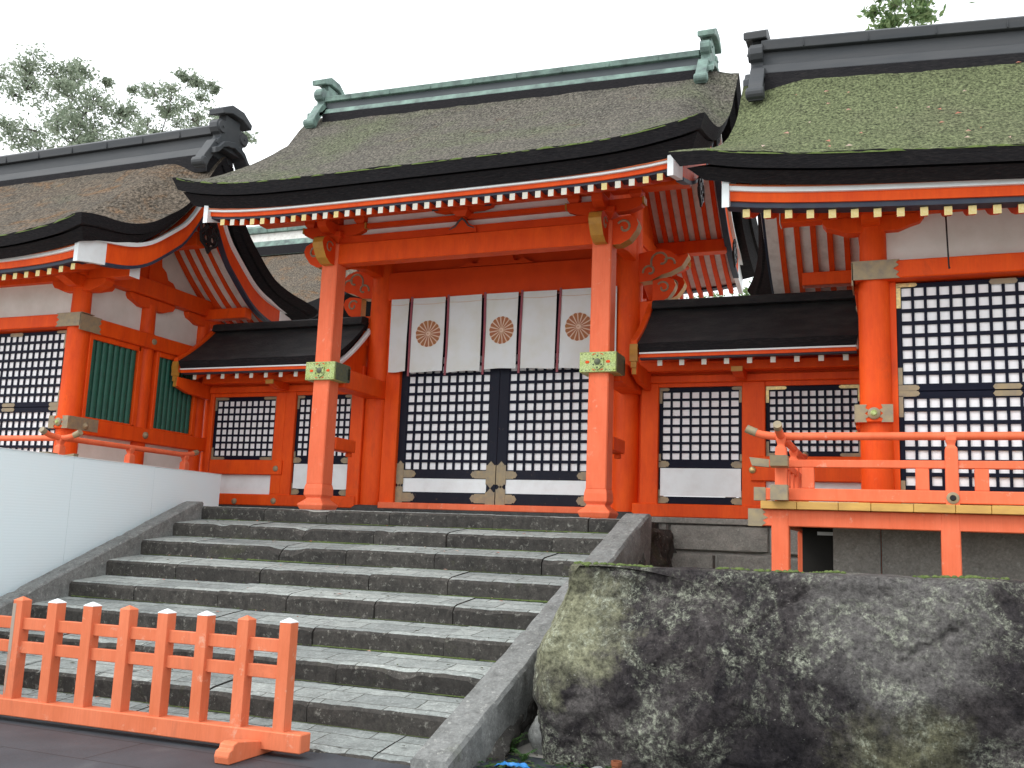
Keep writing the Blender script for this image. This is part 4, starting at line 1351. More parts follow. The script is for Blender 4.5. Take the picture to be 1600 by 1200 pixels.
    m.tube([(4.215, 9.5, 2.853), (4.235, 9.5, 2.842), (4.31, 9.5, 2.810)], 0.0405, 14)
    m.tube([(4.54, 9.18, 2.853), (4.54, 9.20, 2.843), (4.54, 9.235, 2.826)], 0.0405, 14)
    m.tube([(4.54, 12.07, 2.815), (4.54, 12.14, 2.835), (4.54, 12.165, 2.843)], 0.0405, 14)
    m.build_each('rail_tip', 'bronze', rb, smooth=40)
    for (u, yy) in ((4.54, 9.5), (6.02, 9.5), (7.5, 9.5), (4.54, 10.75), (4.54, 11.9)):
        m = B(); m.sq(u, yy, [(0.056, 2.15), (0.053, 2.60), (0.050, 2.665), (0.032, 2.685), (0.034, 2.70), (0.045, 2.735), (0.045, 2.765)]); m.build('rail_post', 'verm_worn', rb, bevel=0.006)
    m = B()
    for u in (4.784, 5.775, 6.26, 7.25, 7.74):
        m.box(u - 0.057, u + 0.057, 9.462, 9.538, 2.281, 2.477)
    for yy in (9.95, 10.35, 11.15, 11.5):
        m.box(4.502, 4.578, yy - 0.05, yy + 0.05, 2.282, 2.479)
    m.build_each('strut', 'verm_worn', rb, bevel=0.005)
    m = B()
    for u in (6.02, 7.5):
        m.lathe_y(u, 2.215, [(0.055, 9.449), (0.052, 9.435), (0.036, 9.43)], 16, 0); m.lathe_y(u, 2.215, [(0.028, 9.431), (0.02, 9.415)], 12, 1)
        m.lathe_y(u, 2.515, [(0.022, 9.462), (0.016, 9.45)], 10, 0)
    m.build_each('boss', ['bronze', 'iron'], rb, smooth=40)
    return T
HALL_L = make_hall(-1)
HALL_R = make_hall(1)

# stone podium under the right hall
m = MB()
m.box(-0.57, -0.127, 10.2, 11.0, 1.2, 2.02); m.box(-0.121, 1.15, 10.2, 11.0, 1.2, 2.02); m.box(1.156, 6, 10.2, 11.0, 1.2, 2.02)
o = m.build('stone_podium', 'podium', None, bevel=0.01)
tag(o, 'dark stone slabs in the shade under the right veranda', 'podium')

# ---------------------------------------------------------------- roofed walls between gate and halls
def make_corridor(s):
    D = dict(L=dict(x0=-10.50, x1=-7.70, door=(-8.905, -7.884), win=(-10.519, -9.287), posts=((-10.60, -10.522), (-9.284, -8.908), (-7.88, -7.66)), dn=9, wn=10, wz=(2.804, 3.842), rail=(2.566, 2.80), wp=(2.255, 2.562), r0=-10.62, r1=-7.72, dl=2.873, dp=(2.356, 2.751)),
             R=dict(x0=-3.24, x1=-0.36, door=(-2.990, -1.866), win=(-1.555, -0.36), posts=((-3.24, -2.993), (-1.863, -1.558)), dn=8, wn=11, wz=(2.905, 3.842), rail=(2.576, 2.90), wp=(2.258, 2.572), r0=-3.10, r1=-0.36, dl=2.850, dp=(2.356, 2.742)))['L' if s < 0 else 'R']
    T = thing('roofed_wall', 'vermilion lattice wall under a low black roof left of the gate' if s < 0 else 'vermilion lattice wall under a low black roof right of the gate, over grey stone blocks',
              'wall', ((D['x0'] + D['x1']) / 2, 13.1, 1.985))
    y = 13.1
    for a, b in D['posts']:
        m = MB(); m.box(a, b, y - 0.09, y + 0.11, 2.06, 3.905)
        if b - a > 0.25 and a > -9.5 and s < 0:
            m.box(a + 0.02, a + 0.195, y - 0.10, y - 0.088, 2.26, 3.90)
        m.build('post', 'verm', T, bevel=0.01)
    xa, xb = D['x0'] - 0.1, D['x1']
    m = MB(); m.box(xa, xb, y - 0.12, y + 0.14, 2.072, 2.252); m.build('sill_beam', 'verm', T, bevel=0.012)
    m = MB(); m.box(xa, xb, y - 0.12, y + 0.14, 3.905, 4.01); m.build('head_rail', 'verm', T, bevel=0.01)
    m = MB(); m.box(xa, xb, y - 0.08, y + 0.12, 4.012, 4.30); m.build('head_beam', 'oxide', T, bevel=0.01)
    m = MB(); m.box(xa, xb, y - 0.33, y - 0.15, 4.03, 4.16); m.build('purlin', 'verm', T, bevel=0.01)
    # door
    def leaf(a, b, z0, z1, l0, n, panel, nm):
        m = MB()
        f = 0.045
        m.box(a, a + f, y - 0.035, y + 0.03, z0, z1); m.box(b - f, b, y - 0.035, y + 0.03, z0, z1)
        m.box(a + f, b - f, y - 0.035, y + 0.03, z1 - 0.055, z1)
        if panel:
            m.box(a + f, b - f, y - 0.035, y + 0.03, panel[1], l0 - 0.012); m.box(a + f, b - f, y - 0.035, y + 0.03, z0, panel[0])
        else:
            m.box(a + f, b - f, y - 0.035, y + 0.03, z0, l0 - 0.012)
        d = m.build(nm, 'black', T, bevel=0.003)
        m = MB(); lattice(m, a + f - 0.012, b - f + 0.012, l0 - 0.012, z1 - 0.05, y - 0.026, n, 8, 0.031, 0.034, 0.03); m.build('lattice', 'black', d)
        m = MB(); m.box(a + 0.01, b - 0.01, y - 0.012, y + 0.02, l0 - 0.03, z1 - 0.02); m.build('paper_backing', 'paper', d)
        if panel:
            m = MB(); m.box(a + f * 0.5, b - f * 0.3, y - 0.046, y - 0.036, panel[0] + 0.004, panel[1] - 0.004); m.build('white_panel', 'whitep', d, bevel=0.003)
        m = MB()
        for x, sg in ((a, 1), (b, -1)):
            mt = 1 if (s > 0 and not panel) else 0
            arm_fit(m, x, z1 - 0.025, y - 0.035, 0.04, 0.045, 0.27 if not panel else 0.14, 0, sg, mt)
            m.box(min(x, x + sg * 0.04), max(x, x + sg * 0.04), y - 0.043, y - 0.036, z1 - 0.22, z1 - 0.05, mt)
            if panel:
                for zc in ((panel[1] + l0) / 2 - 0.006, (z0 + panel[0]) / 2):
                    arm_fit(m, x, zc, y - 0.035, 0.04, 0.088, 0.15, 0, sg, 0)
                    m.box(min(x, x + sg * 0.03), max(x, x + sg * 0.03), y - 0.043, y - 0.036, zc + 0.03, zc + 0.14, 0)
            else:
                arm_fit(m, x, z0 + 0.025, y - 0.035, 0.04, 0.045, 0.27, 0, sg, 0)
                m.box(min(x, x + sg * 0.04), max(x, x + sg * 0.04), y - 0.043, y - 0.036, z0 + 0.05, z0 + 0.2, 0)
        m.build_each('corner_fitting', ['bronze', 'gilt'], d, tol=0.004)
        return d
    leaf(D['door'][0], D['door'][1], 2.256, 3.850, D['dl'] + 0.004, D['dn'], D['dp'], 'lattice_door')
    leaf(D['win'][0], D['win'][1], D['wz'][0], D['wz'][1], D['wz'][0] + 0.065, D['wn'], None, 'lattice_window')
    m = MB(); m.box(D['door'][0] - 0.01, D['door'][1] + 0.01, y - 0.07, y + 0.05, 3.852, 3.904); m.build('door_head', 'verm', T)
    m = MB(); m.box(D['win'][0] - 0.01, D['win'][1] + 0.01, y - 0.07, y + 0.05, D['wz'][1] + 0.002, 3.904); m.build('window_head', 'verm', T)
    wx0, wx1 = D['win'][0] - 0.02, D['win'][1] + (0.34 if s < 0 else 0.1)
    if s > 0:
        wx0 = D['win'][0] - 0.29
    m = MB(); m.box(wx0 + (0.06 if s < 0 else 0.10), wx1 - (0.12 if s < 0 else 0), y - 0.125, y + 0.05, D['rail'][0], D['rail'][1]); m.build('waist_rail', 'verm', T, bevel=0.01)
    m = MB(); m.box(D['win'][0] - 0.02, D['win'][1] + 0.02, y - 0.03, y + 0.03, D['wp'][0], D['wp'][1]); m.build('white_panel', 'whitep', T)
    m = MB()
    xs = (-9.12,) if s < 0 else (-1.74,)
    for xx in xs:
        m.lathe_y(xx - (0.05 if s < 0 else -0.02), (D['rail'][0] + D['rail'][1]) / 2 - 0.02, [(0.048, y - 0.124), (0.044, y - 0.14), (0.02, y - 0.155)], 14)
    if s < 0:
        m.lathe_y(-9.17, 2.15, [(0.05, y - 0.119), (0.045, y - 0.135), (0.02, y - 0.15)], 14)
        m.lathe_y(-9.92, 2.13, [(0.05, y - 0.119), (0.045, y - 0.135), (0.02, y - 0.15)], 14)
    m.build_each('boss', 'gilt' if s > 0 else 'bronze', T, smooth=40)
    # roof
    r0, r1 = D['r0'], D['r1']
    def zc(dy):
        t = 1 - dy / 0.92
        return 4.31 + 0.72 * (0.72 * t + 0.28 * t * t)
    def ft(u, v):
        vv = 2 * v - 1
        X = r0 + (r1 - r0) * u
        return (X, 13.1 + 0.92 * vv, zc(abs(0.92 * vv)) + 0.012 * nz(X, vv, 3, 2.5))
    def fb(u, v):
        vv = 2 * v - 1
        X = r0 + 0.03 + (r1 - r0 - 0.06) * u
        return (X, 13.1 + 0.88 * vv, zc(abs(0.92 * vv)) - 0.115)
    m = MB(); m.slab(60, 24, ft, fb, 0, 1, 1); rf = m.build('bark_roof', ['blackroof', 'edge'], T, smooth=50)
    m = MB()
    m.prism([(12.90, 4.95), (12.93, 5.06), (13.0, 5.09), (13.2, 5.09), (13.27, 5.06), (13.30, 4.95)], 'x', r0 + 0.01, r1 - 0.01); m.build('ridge_board', 'blackroof', rf, bevel=0.008)
    m = MB(); m.box(r0 + 0.02, r1 - 0.02, 12.215, 12.30, 4.172, 4.192); m.build('white_eave_batten', 'whitep', T)
    m = MB(); m.box(r0 + 0.02, r1 - 0.02, 12.235, 12.34, 4.126, 4.171); m.build('red_eave_board', 'verm', T)
    m = MB(); m.box(r0 + 0.02, r1 - 0.02, 12.26, 12.36, 4.108, 4.125); m.build('blue_eave_batten', 'blue', T)
    n = 9
    base = None
    for k in range(n + 1):
        x = (r0 + 0.22) + (r1 - r0 - 0.44) * k / n if s < 0 else -2.83 + 0.29 * k
        if x > r1 - 0.05: continue
        if base is None:
            m = MB(); m.strip([(12.34, 4.03, 4.105), (12.346, 4.03, 4.106), (13.08, 4.40, 4.48)], 'x', -0.032, 0.032, m=[1, 0])
            base = m.build('rafter', ['rafter', 'rafterend'], T, loc=(x, 0, 0)); bx = x
        else:
            copy_part(base, T, (x - bx, 0, 0))
    m = MB(); m.strip([(12.36, 4.115, 4.125), (13.1, 4.49, 4.50), (13.9, 4.10, 4.11)], 'x', r0 + 0.03, r1 - 0.03); m.build('soffit', 'soffit', T)
    m = MB(); m.box(D['x0'] - 0.15, D['x1'] + 0.05, y - 0.13, y + 0.2, 1.98, 2.071); m.build('footing', 'plinth', T)
    fx = (-10.76, -10.56) if s < 0 else (-0.38, -0.2)
    m = MB(); m.box(fx[0], fx[1], 13.14, 13.19, 1.99, 4.3); m.build('filler_board', 'verm', T)
    # purlin brackets
    xb2 = -1.86 if s > 0 else -9.1
    m = MB(); m.prism([(12.55, 4.03), (12.58, 3.97), (12.75, 3.92), (13.0, 3.915), (13.0, 4.03)], 'x', xb2 - 0.07, xb2 + 0.07); b = m.build('bracket', 'verm', T, bevel=0.006)
    m = MB(); m.box(xb2 - 0.072, xb2 + 0.072, 12.535, 12.551, 3.965, 4.032); m.build('gold_end', 'gold', b)
    # curved bargeboards with gold noses at both ends
    for xe, sg in ((r0, -1), (r1, 1)):
        if s > 0 and sg > 0: continue
        for sy in (-1, 1):
            thin = s < 0 and sg > 0
            m = MB()
            pr = []
            for i in range(15):
                dy = 0.93 * (1 - i / 14)
                zt = zc(dy) + (-0.118 if thin else 0.05)
                pr.append((13.1 + sy * dy, zt - (0.06 if thin else 0.27), zt))
            m.strip(pr, 'x', min(xe, xe + sg * 0.085), max(xe, xe + sg * 0.085)); bb = m.build('bargeboard', 'whitep' if thin else 'verm', T, bevel=0.006)
            if thin:
                m = MB(); m.strip([(p[0], 4.0, p[1] + 0.001) for p in pr], 'x', xe - 0.06, xe - 0.02); m.build('gable_board', 'verm', T)
            if sy < 0 and not thin:
                m = MB()
                x0, x1 = min(xe - sg * 0.01, xe + sg * 0.095), max(xe - sg * 0.01, xe + sg * 0.095)
                m.prism([(12.165, 4.14), (12.15, 4.22), (12.165, 4.30), (12.19, 4.30), (12.19, 4.14)], 'x', x0, x1)
                m.box(x0, x1, 12.16, 12.22, 4.07, 4.138); m.box(x0 + 0.015, x1 - 0.015, 12.175, 12.235, 3.985, 4.069); m.box(x0 + 0.028, x1 - 0.02, 12.19, 12.25, 3.90, 3.984)
                m.build('gold_nose', 'gold', bb)
        m = MB(); m.prism([(12.2, 3.91), (12.5, 3.83), (13.05, 3.80), (13.05, 4.06), (12.2, 4.06)], 'x', min(xe, xe + sg * 0.08), max(xe, xe + sg * 0.08)); m.build('end_arm', 'verm', T, bevel=0.006)
    return T
make_corridor(-1)
make_corridor(1)
# ---------------------------------------------------------------- stone steps
ST = thing('stone_staircase', 'worn grey stone steps with sloping side slabs leading up to the gate', 'staircase', (-6.2, 9.0, 0))
TD, RH, DROP, ZP, YP0 = 0.571, 0.2465, 0.066, 1.995, 11.40
def cheek_in(Y):                     # inner faces of the two side slabs
    t = (11.3 - Y) / 4.7
    return -9.26, -3.0 - 0.32 * t
for k in range(1, 10):
    yk, zk = YP0 - TD * (k - 1), ZP - RH * (k - 1)
    xl, xr = cheek_in(yk)
    xl, xr = xl - 0.05, xr + 0.06
    rk = random.Random(40 + k)
    m = MB()
    x = xl
    depth = TD + 0.07 if k > 1 else 1.6
    back = DROP if k > 1 else 0.0
    cuts = [xl]
    while cuts[-1] < xr - 1.7:
        cuts.append(cuts[-1] + rk.uniform(0.85, 1.55))
    cuts.append(xr)
    for c0, c1 in zip(cuts[:-1], cuts[1:]):
        dz, dy = rk.uniform(-0.008, 0.008), rk.uniform(-0.012, 0.012)
        n = max(8, int((c1 - c0) / 0.028))
        rr = []
        for i in range(n + 1):
            u = i / n
            X = c0 + 0.005 + (c1 - c0 - 0.010) * u
            ed = 0.020 * (math.exp(-u * n / 1.2) + math.exp(-(1 - u) * n / 1.2))
            w1 = 0.022 + 0.020 * nz(X, k, 1, 3) + ed
            w2 = 0.013 * nz(X, k * 3, 2, 9) + 0.007 * nz(X, k * 3, 5, 21)
            chip = max(0, nz(X, k * 5, 3, 2.3) - 0.34) * 0.22
            Y, Z = yk + dy, zk + dz
            rr.append([(X, Y + 0.012 + w2 * 0.6, Z - 0.30), (X, Y + w2, Z - 0.12), (X, Y - 0.004 + w2, Z - w1 - 0.012 - chip), (X, Y + 0.012 + w1 * 0.5 + w2 + chip * 0.5, Z - w1 * 0.22 - chip * 0.4 + w2 * 0.3),
                       (X, Y + 0.06 + w1 + chip, Z + 0.004 + w2 * 0.4 + back * 0.08), (X, Y + 0.32, Z + back * 0.5 + 0.006 * nz(X, k, 8, 5)), (X, Y + depth, Z + back), (X, Y + depth, Z - 0.30)])
        nr = len(rr[0])
        vs = [p for r in rr for p in r]
        fs, mm = [], []
        for a in range(n):
            for b in range(nr):
                b2 = (b + 1) % nr
                fs.append((a * nr + b, a * nr + b2, (a + 1) * nr + b2, (a + 1) * nr + b))
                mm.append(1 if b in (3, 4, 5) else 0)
        fs += [tuple(range(nr)), tuple(n * nr + i for i in range(nr))]
        mm += [0, 0]
        m.add(vs, fs, mm)
    # moss along the joint at the foot of some risers, as its own sub-part
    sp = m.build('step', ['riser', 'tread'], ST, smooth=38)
    mo = MB()
    pts = [(xl + 0.1 + (xr - xl - 0.3) * i / 260, yk - 0.004 + 0.006 * nz(i * 0.7, k, 1), zk - RH + DROP + 0.001) for i in range(261)]
    mo.tube(pts, [0.002 + 0.030 * max(0.0, nz(p[0], k * 3.7, 2, 0.8) - 0.12) * (0.45 + abs(nz(p[0], k, 2, 14))) for p in pts], 5)
    mo.build('moss_line', 'moss', sp)

def slab_side(xa_f, wdt, name, rough):
    m = MB()
    n = 60
    rr = []
    for i in range(n + 1):
        t = i / n
        Y = 6.62 + (11.42 - 6.62) * t
        zt = 2.06 - 0.415 * (11.32 - Y) if Y < 11.32 else 2.06
        zt = max(zt, 0.06)
        xi = xa_f(Y)
        j = 0.012 * nz(Y, 1, wdt, 4) + 0.006 * nz(Y, 4, wdt, 15)
        th = 0.34
        jo = 0.05 if abs(t - 0.40) < 0.009 or abs(t - 0.74) < 0.009 else 0.0
        rr.append([(xi + j, Y, zt - 0.02 - jo * 0.3), (xi + 0.02 * (1 if wdt > 0 else -1) + j, Y, zt + j * 0.4 - jo * 0.4), (xi + wdt * 0.92 - j, Y, zt + j * 0.3 - jo * 0.4), (xi + wdt - j, Y, zt - 0.03 - jo * 0.3), (xi + wdt + j, Y, zt - th), (xi + wdt * 0.9, Y, max(-0.1, zt - 0.9)), (xi + 0.02 * (1 if wdt > 0 else -1), Y, max(-0.1, zt - 0.9))])
    m.rings(rr)
    return m.build(name, 'cheek', ST, smooth=40)
slab_side(lambda Y: cheek_in(Y)[1], 0.30, 'side_slab', True)
slab_side(lambda Y: cheek_in(Y)[0], -0.26, 'side_slab', False)
# rough rubble core under the right slab
m = MB()
def rub(u, v):
    Y = 7.0 + 5.9 * u
    top = min(2.0, 2.06 - 0.415 * (11.32 - min(Y, 11.32))) - (0.30 if Y < 11.1 else 0.10)
    Z = -0.05 + (top + 0.05) * v
    X = cheek_in(min(Y, 11.3))[1] + 0.30 - 0.10 * v ** 6 + 0.13 * nz(Y, Z, 3, 3.2) + 0.07 * nz(Y, Z, 7, 9)
    return (X, Y, Z)
m.grid(90, 40, rub)
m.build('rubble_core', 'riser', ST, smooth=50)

# ---------------------------------------------------------------- foundation blocks below the right wall
F = thing('stone_foundation', 'squared grey foundation stones below the roofed wall right of the steps', 'foundation', (-1.9, 12.9, 1.4))
rk = random.Random(5)
def rough_block(x0, x1, y0, y1, z0, z1, name, mat, parent, amp=0.02, n=14):
    m = MB()
    ph = rk.uniform(0, 50)
    def P(x, y, z):
        a = amp * nz(x + ph, y, z, 2.2) + amp * 0.5 * nz(x + ph, y, z, 8)
        cx, cy, cz = (x0 + x1) / 2, (y0 + y1) / 2, (z0 + z1) / 2
        q = [(x - cx) / ((x1 - x0) / 2), (y - cy) / ((y1 - y0) / 2), (z - cz) / ((z1 - z0) / 2)]
        near = sorted(abs(t) for t in q)
        r = 0.018 * max(0, near[1] - 0.86) / 0.14
        return (x - math.copysign(r + a * 0.6, q[0]) * (abs(q[0]) > .99), y - math.copysign(r + a, q[1]) * (abs(q[1]) > .99), z - math.copysign(r + a * 0.6, q[2]) * (abs(q[2]) > .99))
    def lin(a, b): return lambda t: a + (b - a) * t
    X, Y, Z = lin(x0, x1), lin(y0, y1), lin(z0, z1)
    m.grid(n, n, lambda u, v: P(X(u), y0, Z(v))); m.grid(n, n, lambda u, v: P(X(u), y1, Z(v)))
    m.grid(n, n, lambda u, v: P(x0, Y(u), Z(v))); m.grid(n, n, lambda u, v: P(x1, Y(u), Z(v)))
    m.grid(n, n, lambda u, v: P(X(u), Y(v), z0)); m.grid(n, n, lambda u, v: P(X(u), Y(v), z1))
    return m.build(name, mat, parent, smooth=50)
for (a, b, c, d) in ((-3.30, -2.80, 1.80, 2.0), (-2.79, -1.505, 1.635, 1.99), (-1.495, -0.45, 1.62, 1.99), (-2.86, -2.2, 1.30, 1.61), (-2.17, -1.30, 1.30, 1.615), (-1.27, -0.40, 1.30, 1.60), (-3.3, -2.9, 1.3, 1.78)):
    rough_block(a, b, 12.86 + rk.uniform(-0.02, 0.02), 13.4, c, d, 'block', 'block', F)
m = MB(); m.box(-3.35, -0.4, 12.84, 13.4, 1.99, 2.069); m.build('coping', 'block', F, bevel=0.01)

# earth terrace behind the boulder
m = MB()
m.grid(40, 30, lambda u, v: (-2.75 + 8.75 * u, 7.9 + 5.2 * v, 1.42 + 0.05 * nz(u * 9, v * 6, 1, 1.3) - 0.5 * max(0, 0.06 - u) / 0.06 - 0.25 * (1 - sstep(0, 0.1, v))))
tag(m.build('upper_ground', 'soil', None, smooth=60), kind='structure')

# ---------------------------------------------------------------- the great boulder
m = MB()
NU, NV = 300, 110
def bo(side):
    pass
def bsurf(u, v):
    """u runs left flank -> front -> right, v bottom -> top -> back"""
    # footprint path
    prof = v
    ztop = 1.50 + 0.05 * min(1, u * 1.2)
    if v < 0.72:
        q = v / 0.72
        Z = -0.05 + (ztop + 0.05) * q
        inset = 0.16 * q ** 1.6 - 0.15 * math.sin(math.pi * min(1, q * 1.1)) + 0.030 * sstep(0.965, 1.0, q)
        back = 0.0
    else:
        q = (v - 0.72) / 0.28
        Z = ztop + 0.02 * math.sin(q * 3) + 0.01
        inset = 0.215
        back = q
    # path: start at the left back corner, round the left front corner, along the front
    L1, L2 = 1.2, 5.4
    d = u * (L1 + L2)
    R0 = 0.15
    if d < L1 - R0:
        X, Y = -2.62, 8.6 - d * 0.95
        nx, ny = -1, 0
    elif d < L1 + R0:
        a = (d - (L1 - R0)) / (2 * R0) * math.pi / 2
        X, Y = -2.62 + R0 * (1 - math.cos(a)), 8.6 - (L1 - R0) * 0.95 - R0 * math.sin(a)
        nx, ny = -math.cos(a), -math.sin(a)
    else:
        X, Y = -2.62 + R0 + (d - L1 - R0), 8.6 - (L1 - R0) * 0.95 - R0 - 0.00 * d
        nx, ny = 0, -1
    amp = 0.055 * nz(X, Y, Z, 0.9) + 0.045 * nz(X + 5, Y, Z, 2.4) + 0.024 * nz(X, Y, Z, 6.5) + 0.013 * nz(X, Y + 3, Z, 17)
    # split facets: stepped planes where flakes have broken off
    f1 = nz(X * 0.8 + 0.5 * Z, Y, Z * 1.3 - 0.3 * X, 1.25) * 3.2
    f2 = nz(X - 0.4 * Z + 7, Y, Z + 0.2 * X, 3.1) * 3.0
    amp += 0.035 * (math.floor(f1) + sstep(0.80, 1.0, f1 - math.floor(f1))) / 2 + 0.018 * (math.floor(f2) + sstep(0.75, 1.0, f2 - math.floor(f2))) / 2
    # cracks
    cr = 0.0
    for (cx0, cz0, cx1, cz1) in ((-0.62, 1.42, -1.02, 1.10), (0.30, 1.14, 0.02, 0.98), (0.42, 1.23, 0.24, 1.12)):
        tt = max(0, min(1, ((X - cx0) * (cx1 - cx0) + (Z - cz0) * (cz1 - cz0)) / ((cx1 - cx0) ** 2 + (cz1 - cz0) ** 2)))
        dd = math.hypot(X - cx0 - tt * (cx1 - cx0), Z - cz0 - tt * (cz1 - cz0) + 0.02 * math.sin(tt * 9))
        cr = max(cr, 0.05 * max(0, 1 - dd / 0.035))
    if back:
        X2 = X - nx * (inset + back * 1.0)
        Y2 = Y - ny * (inset + back * 1.0)
        return (X2, Y2, Z + 0.16 * amp * (1 - back) + 0.3 * amp * back - 0.10 * back * back)
    k = inset - amp + cr
    return (X - nx * k, Y - ny * k, Z + 0.16 * amp * sstep(0.5, 1, v / 0.72))
m.grid(NU, NV, bsurf)
o = m.build('boulder', 'boulder', None, smooth=60, org=(0, 7.8, 0))
tag(o, 'huge dark lichen-covered boulder at the lower right beside the steps', 'boulder')
# moss cushions along the top edge of the boulder
m = MB()
rk = random.Random(12)
for i in range(420):
    u = 0.16 + 0.80 * rk.random()
    p = bsurf(u, 0.735 + 0.02 * rk.random())
    r = rk.uniform(0.008, 0.026)
    if nz(p[0], 2, 0, 1.6) < -0.08: continue
    m.lathe(p[0], p[1] + rk.uniform(-0.02, 0.06), [(r * 0.6, p[2] - 0.01), (r, p[2] + r * 0.1), (r * 0.75, p[2] + r * 0.5), (r * 0.25, p[2] + r * 0.75)], 6)
mo = m.build('moss', 'moss', None, smooth=60)
tag(mo, 'green moss growing along the top edge of the boulder', 'moss', kind='stuff')

# stones, weeds and litter in the corner between slab and boulder
def stone(name, label, x, y, r, sq, seed):
    m = MB()
    n, k = 18, 12
    def f(u, v):
        a, b = 2 * math.pi * u, math.pi * (v - 0.5)
        d = Vector((math.cos(a) * math.cos(b), math.sin(a) * math.cos(b), math.sin(b)))
        rr = r * (1 + 0.28 * nz(d.x + seed, d.y, d.z, 1.6) + 0.1 * nz(d.x + seed, d.y, d.z, 5))
        return (x + d.x * rr, y + d.y * rr * 0.8, sq * r + d.z * rr * sq)
    m.grid(n, k, f)
    return tag(m.build(name, 'cheek', None, smooth=60, org=(x, y, 0)), label, 'stone')
stone('field_stone', 'smooth grey stone leaning at the foot of the boulder near the weeds', -2.70, 7.75, 0.11, 1.35, 3)
stone('field_stone', 'small pale stone lying in the litter just left of the rusty pipe', -2.10, 7.30, 0.05, 0.6, 9)

def weed(x, y, h, n, seed, label):
    rk = random.Random(seed)
    T = thing('fern', label, 'plant', (x, y, 0))
    st, lf = MB(), MB()
    for i in range(n):
        a = rk.uniform(0, 6.28)
        L = h * rk.uniform(0.7, 1.1)
        pts = []
        for j in range(7):
            t = j / 6
            pts.append(Vector((x + math.cos(a) * L * 0.65 * t * t ** 0.3, y + math.sin(a) * L * 0.65 * t, 0.01 + L * (t - 0.45 * t * t))))
        st.tube(pts, [0.005 * (1 - 0.7 * j / 6) for j in range(7)], 5)
        d = Vector((math.cos(a), math.sin(a), 0)); sd = Vector((-math.sin(a), math.cos(a), 0))
        for j in range(1, 13):
            t = j / 12
            p = pts[0].lerp(pts[-1], t)
            seg = min(5, int(t * 6)); p = pts[seg].lerp(pts[seg + 1], t * 6 - seg)
            w = h * 0.20 * (1 - t) ** 0.7 + 0.008
            for s in (-1, 1):
                q = p + sd * s * w + d * w * 0.3 + Vector((0, 0, rk.uniform(-0.01, 0.01)))
                e = d * w * 0.22
                lf.add([p, p + (q - p) * 0.5 + e, q, p + (q - p) * 0.5 - e], [(0, 1, 2, 3)])
    st.build('stem', 'fern', T)
    lf.build('leaves', 'fern', T)
weed(-2.93, 7.62, 0.26, 7, 1, 'tallest fern tuft in the dark corner between stair slab and boulder')
weed(-2.72, 7.38, 0.15, 6, 2, 'low fern tuft in front of the stone at the boulder foot')
weed(-2.02, 7.36, 0.13, 6, 3, 'small fern tuft right under the boulder next to the rusty pipe')
m = MB()
rk = random.Random(3)
for i in range(260):
    x, y = rk.uniform(-3.1, -1.7), rk.uniform(7.0, 7.6)
    a, s_ = rk.uniform(0, 6.28), rk.uniform(0.015, 0.045)
    c, sn = math.cos(a) * s_, math.sin(a) * s_
    z = rk.uniform(0.006, 0.03)
    m.add([(x - c, y - sn, z), (x + sn * .5, y - c * .5, z + 0.006), (x + c, y + sn, z), (x - sn * .5, y + c * .5, z + 0.004)], [(0, 1, 2, 3)], 0 if rk.random() < 0.5 else 1)
tag(m.build('leaf_litter', ['fern', 'soil']), 'dead leaves and bits of weed on the ground below the boulder', 'leaf litter', kind='stuff')
m = MB()
m.rings([[(-1.93 + r * math.cos(a * math.pi / 6), 7.20 + r * math.sin(a * math.pi / 6), z) for a in range(12)] for r, z in ((0.040, 0.0), (0.036, 0.10), (0.042, 0.105), (0.042, 0.135), (0.030, 0.135), (0.030, 0.06))])
tag(m.build('pipe_stub', 'rust', None, smooth=30, org=(-1.93, 7.2, 0)), 'short rusty pipe standing at the foot of the boulder', 'pipe')
for nm, x, y, sx_, sy_, lb in (('tarp', -2.72, 7.13, 0.26, 0.07, 'crumpled blue tarpaulin scrap just right of the stair slab'), ('tarp', -2.20, 7.14, 0.09, 0.04, 'tiny blue tarpaulin scrap at the foot of the boulder')):
    m = MB()
    f = lambda u, v, x=x, y=y, sx_=sx_, sy_=sy_: (x + sx_ * (u - .5), y + sy_ * (v - .5) + 0.02 * math.sin(u * 9), 0.012 + 0.035 * abs(nz(u * 3, v * 2, x, 2.0)) + 0.02 * math.sin(u * 3.1))
    fb = lambda u, v, f=f: (f(u, v)[0], f(u, v)[1], f(u, v)[2] - 0.004)
    m.slab(16, 6, f, fb, 0, 0, 0)
    tag(m.build(nm, 'tarp', None, smooth=40, org=(x, y, 0)), lb, 'tarp')

m = MB()
rk = random.Random(77)
for i in range(150):
    k = rk.randint(2, 9)
    x = rk.uniform(-9.0, -3.3)
    y = YP0 - TD * (k - 1) + TD * (0.93 - 0.85 * rk.random() ** 2.2)
    z = ZP - RH * (k - 1) + DROP * (y - (YP0 - TD * (k - 1))) / TD + 0.012
    a, s_ = rk.uniform(0, 6.28), rk.uniform(0.010, 0.034)
    c, sn = math.cos(a) * s_, math.sin(a) * s_
    m.add([(x - c, y - sn, z), (x + sn * .5, y - c * .5, z + 0.010), (x + c, y + sn, z + 0.004), (x - sn * .5, y + c * .5, z + 0.006)], [(0, 1, 2, 3)], 0 if rk.random() < 0.4 else 1)
tag(m.build('step_litter', ['redleaf', 'soil']), 'small dry leaves and grit lying on the stone steps', 'leaf litter', kind='stuff')

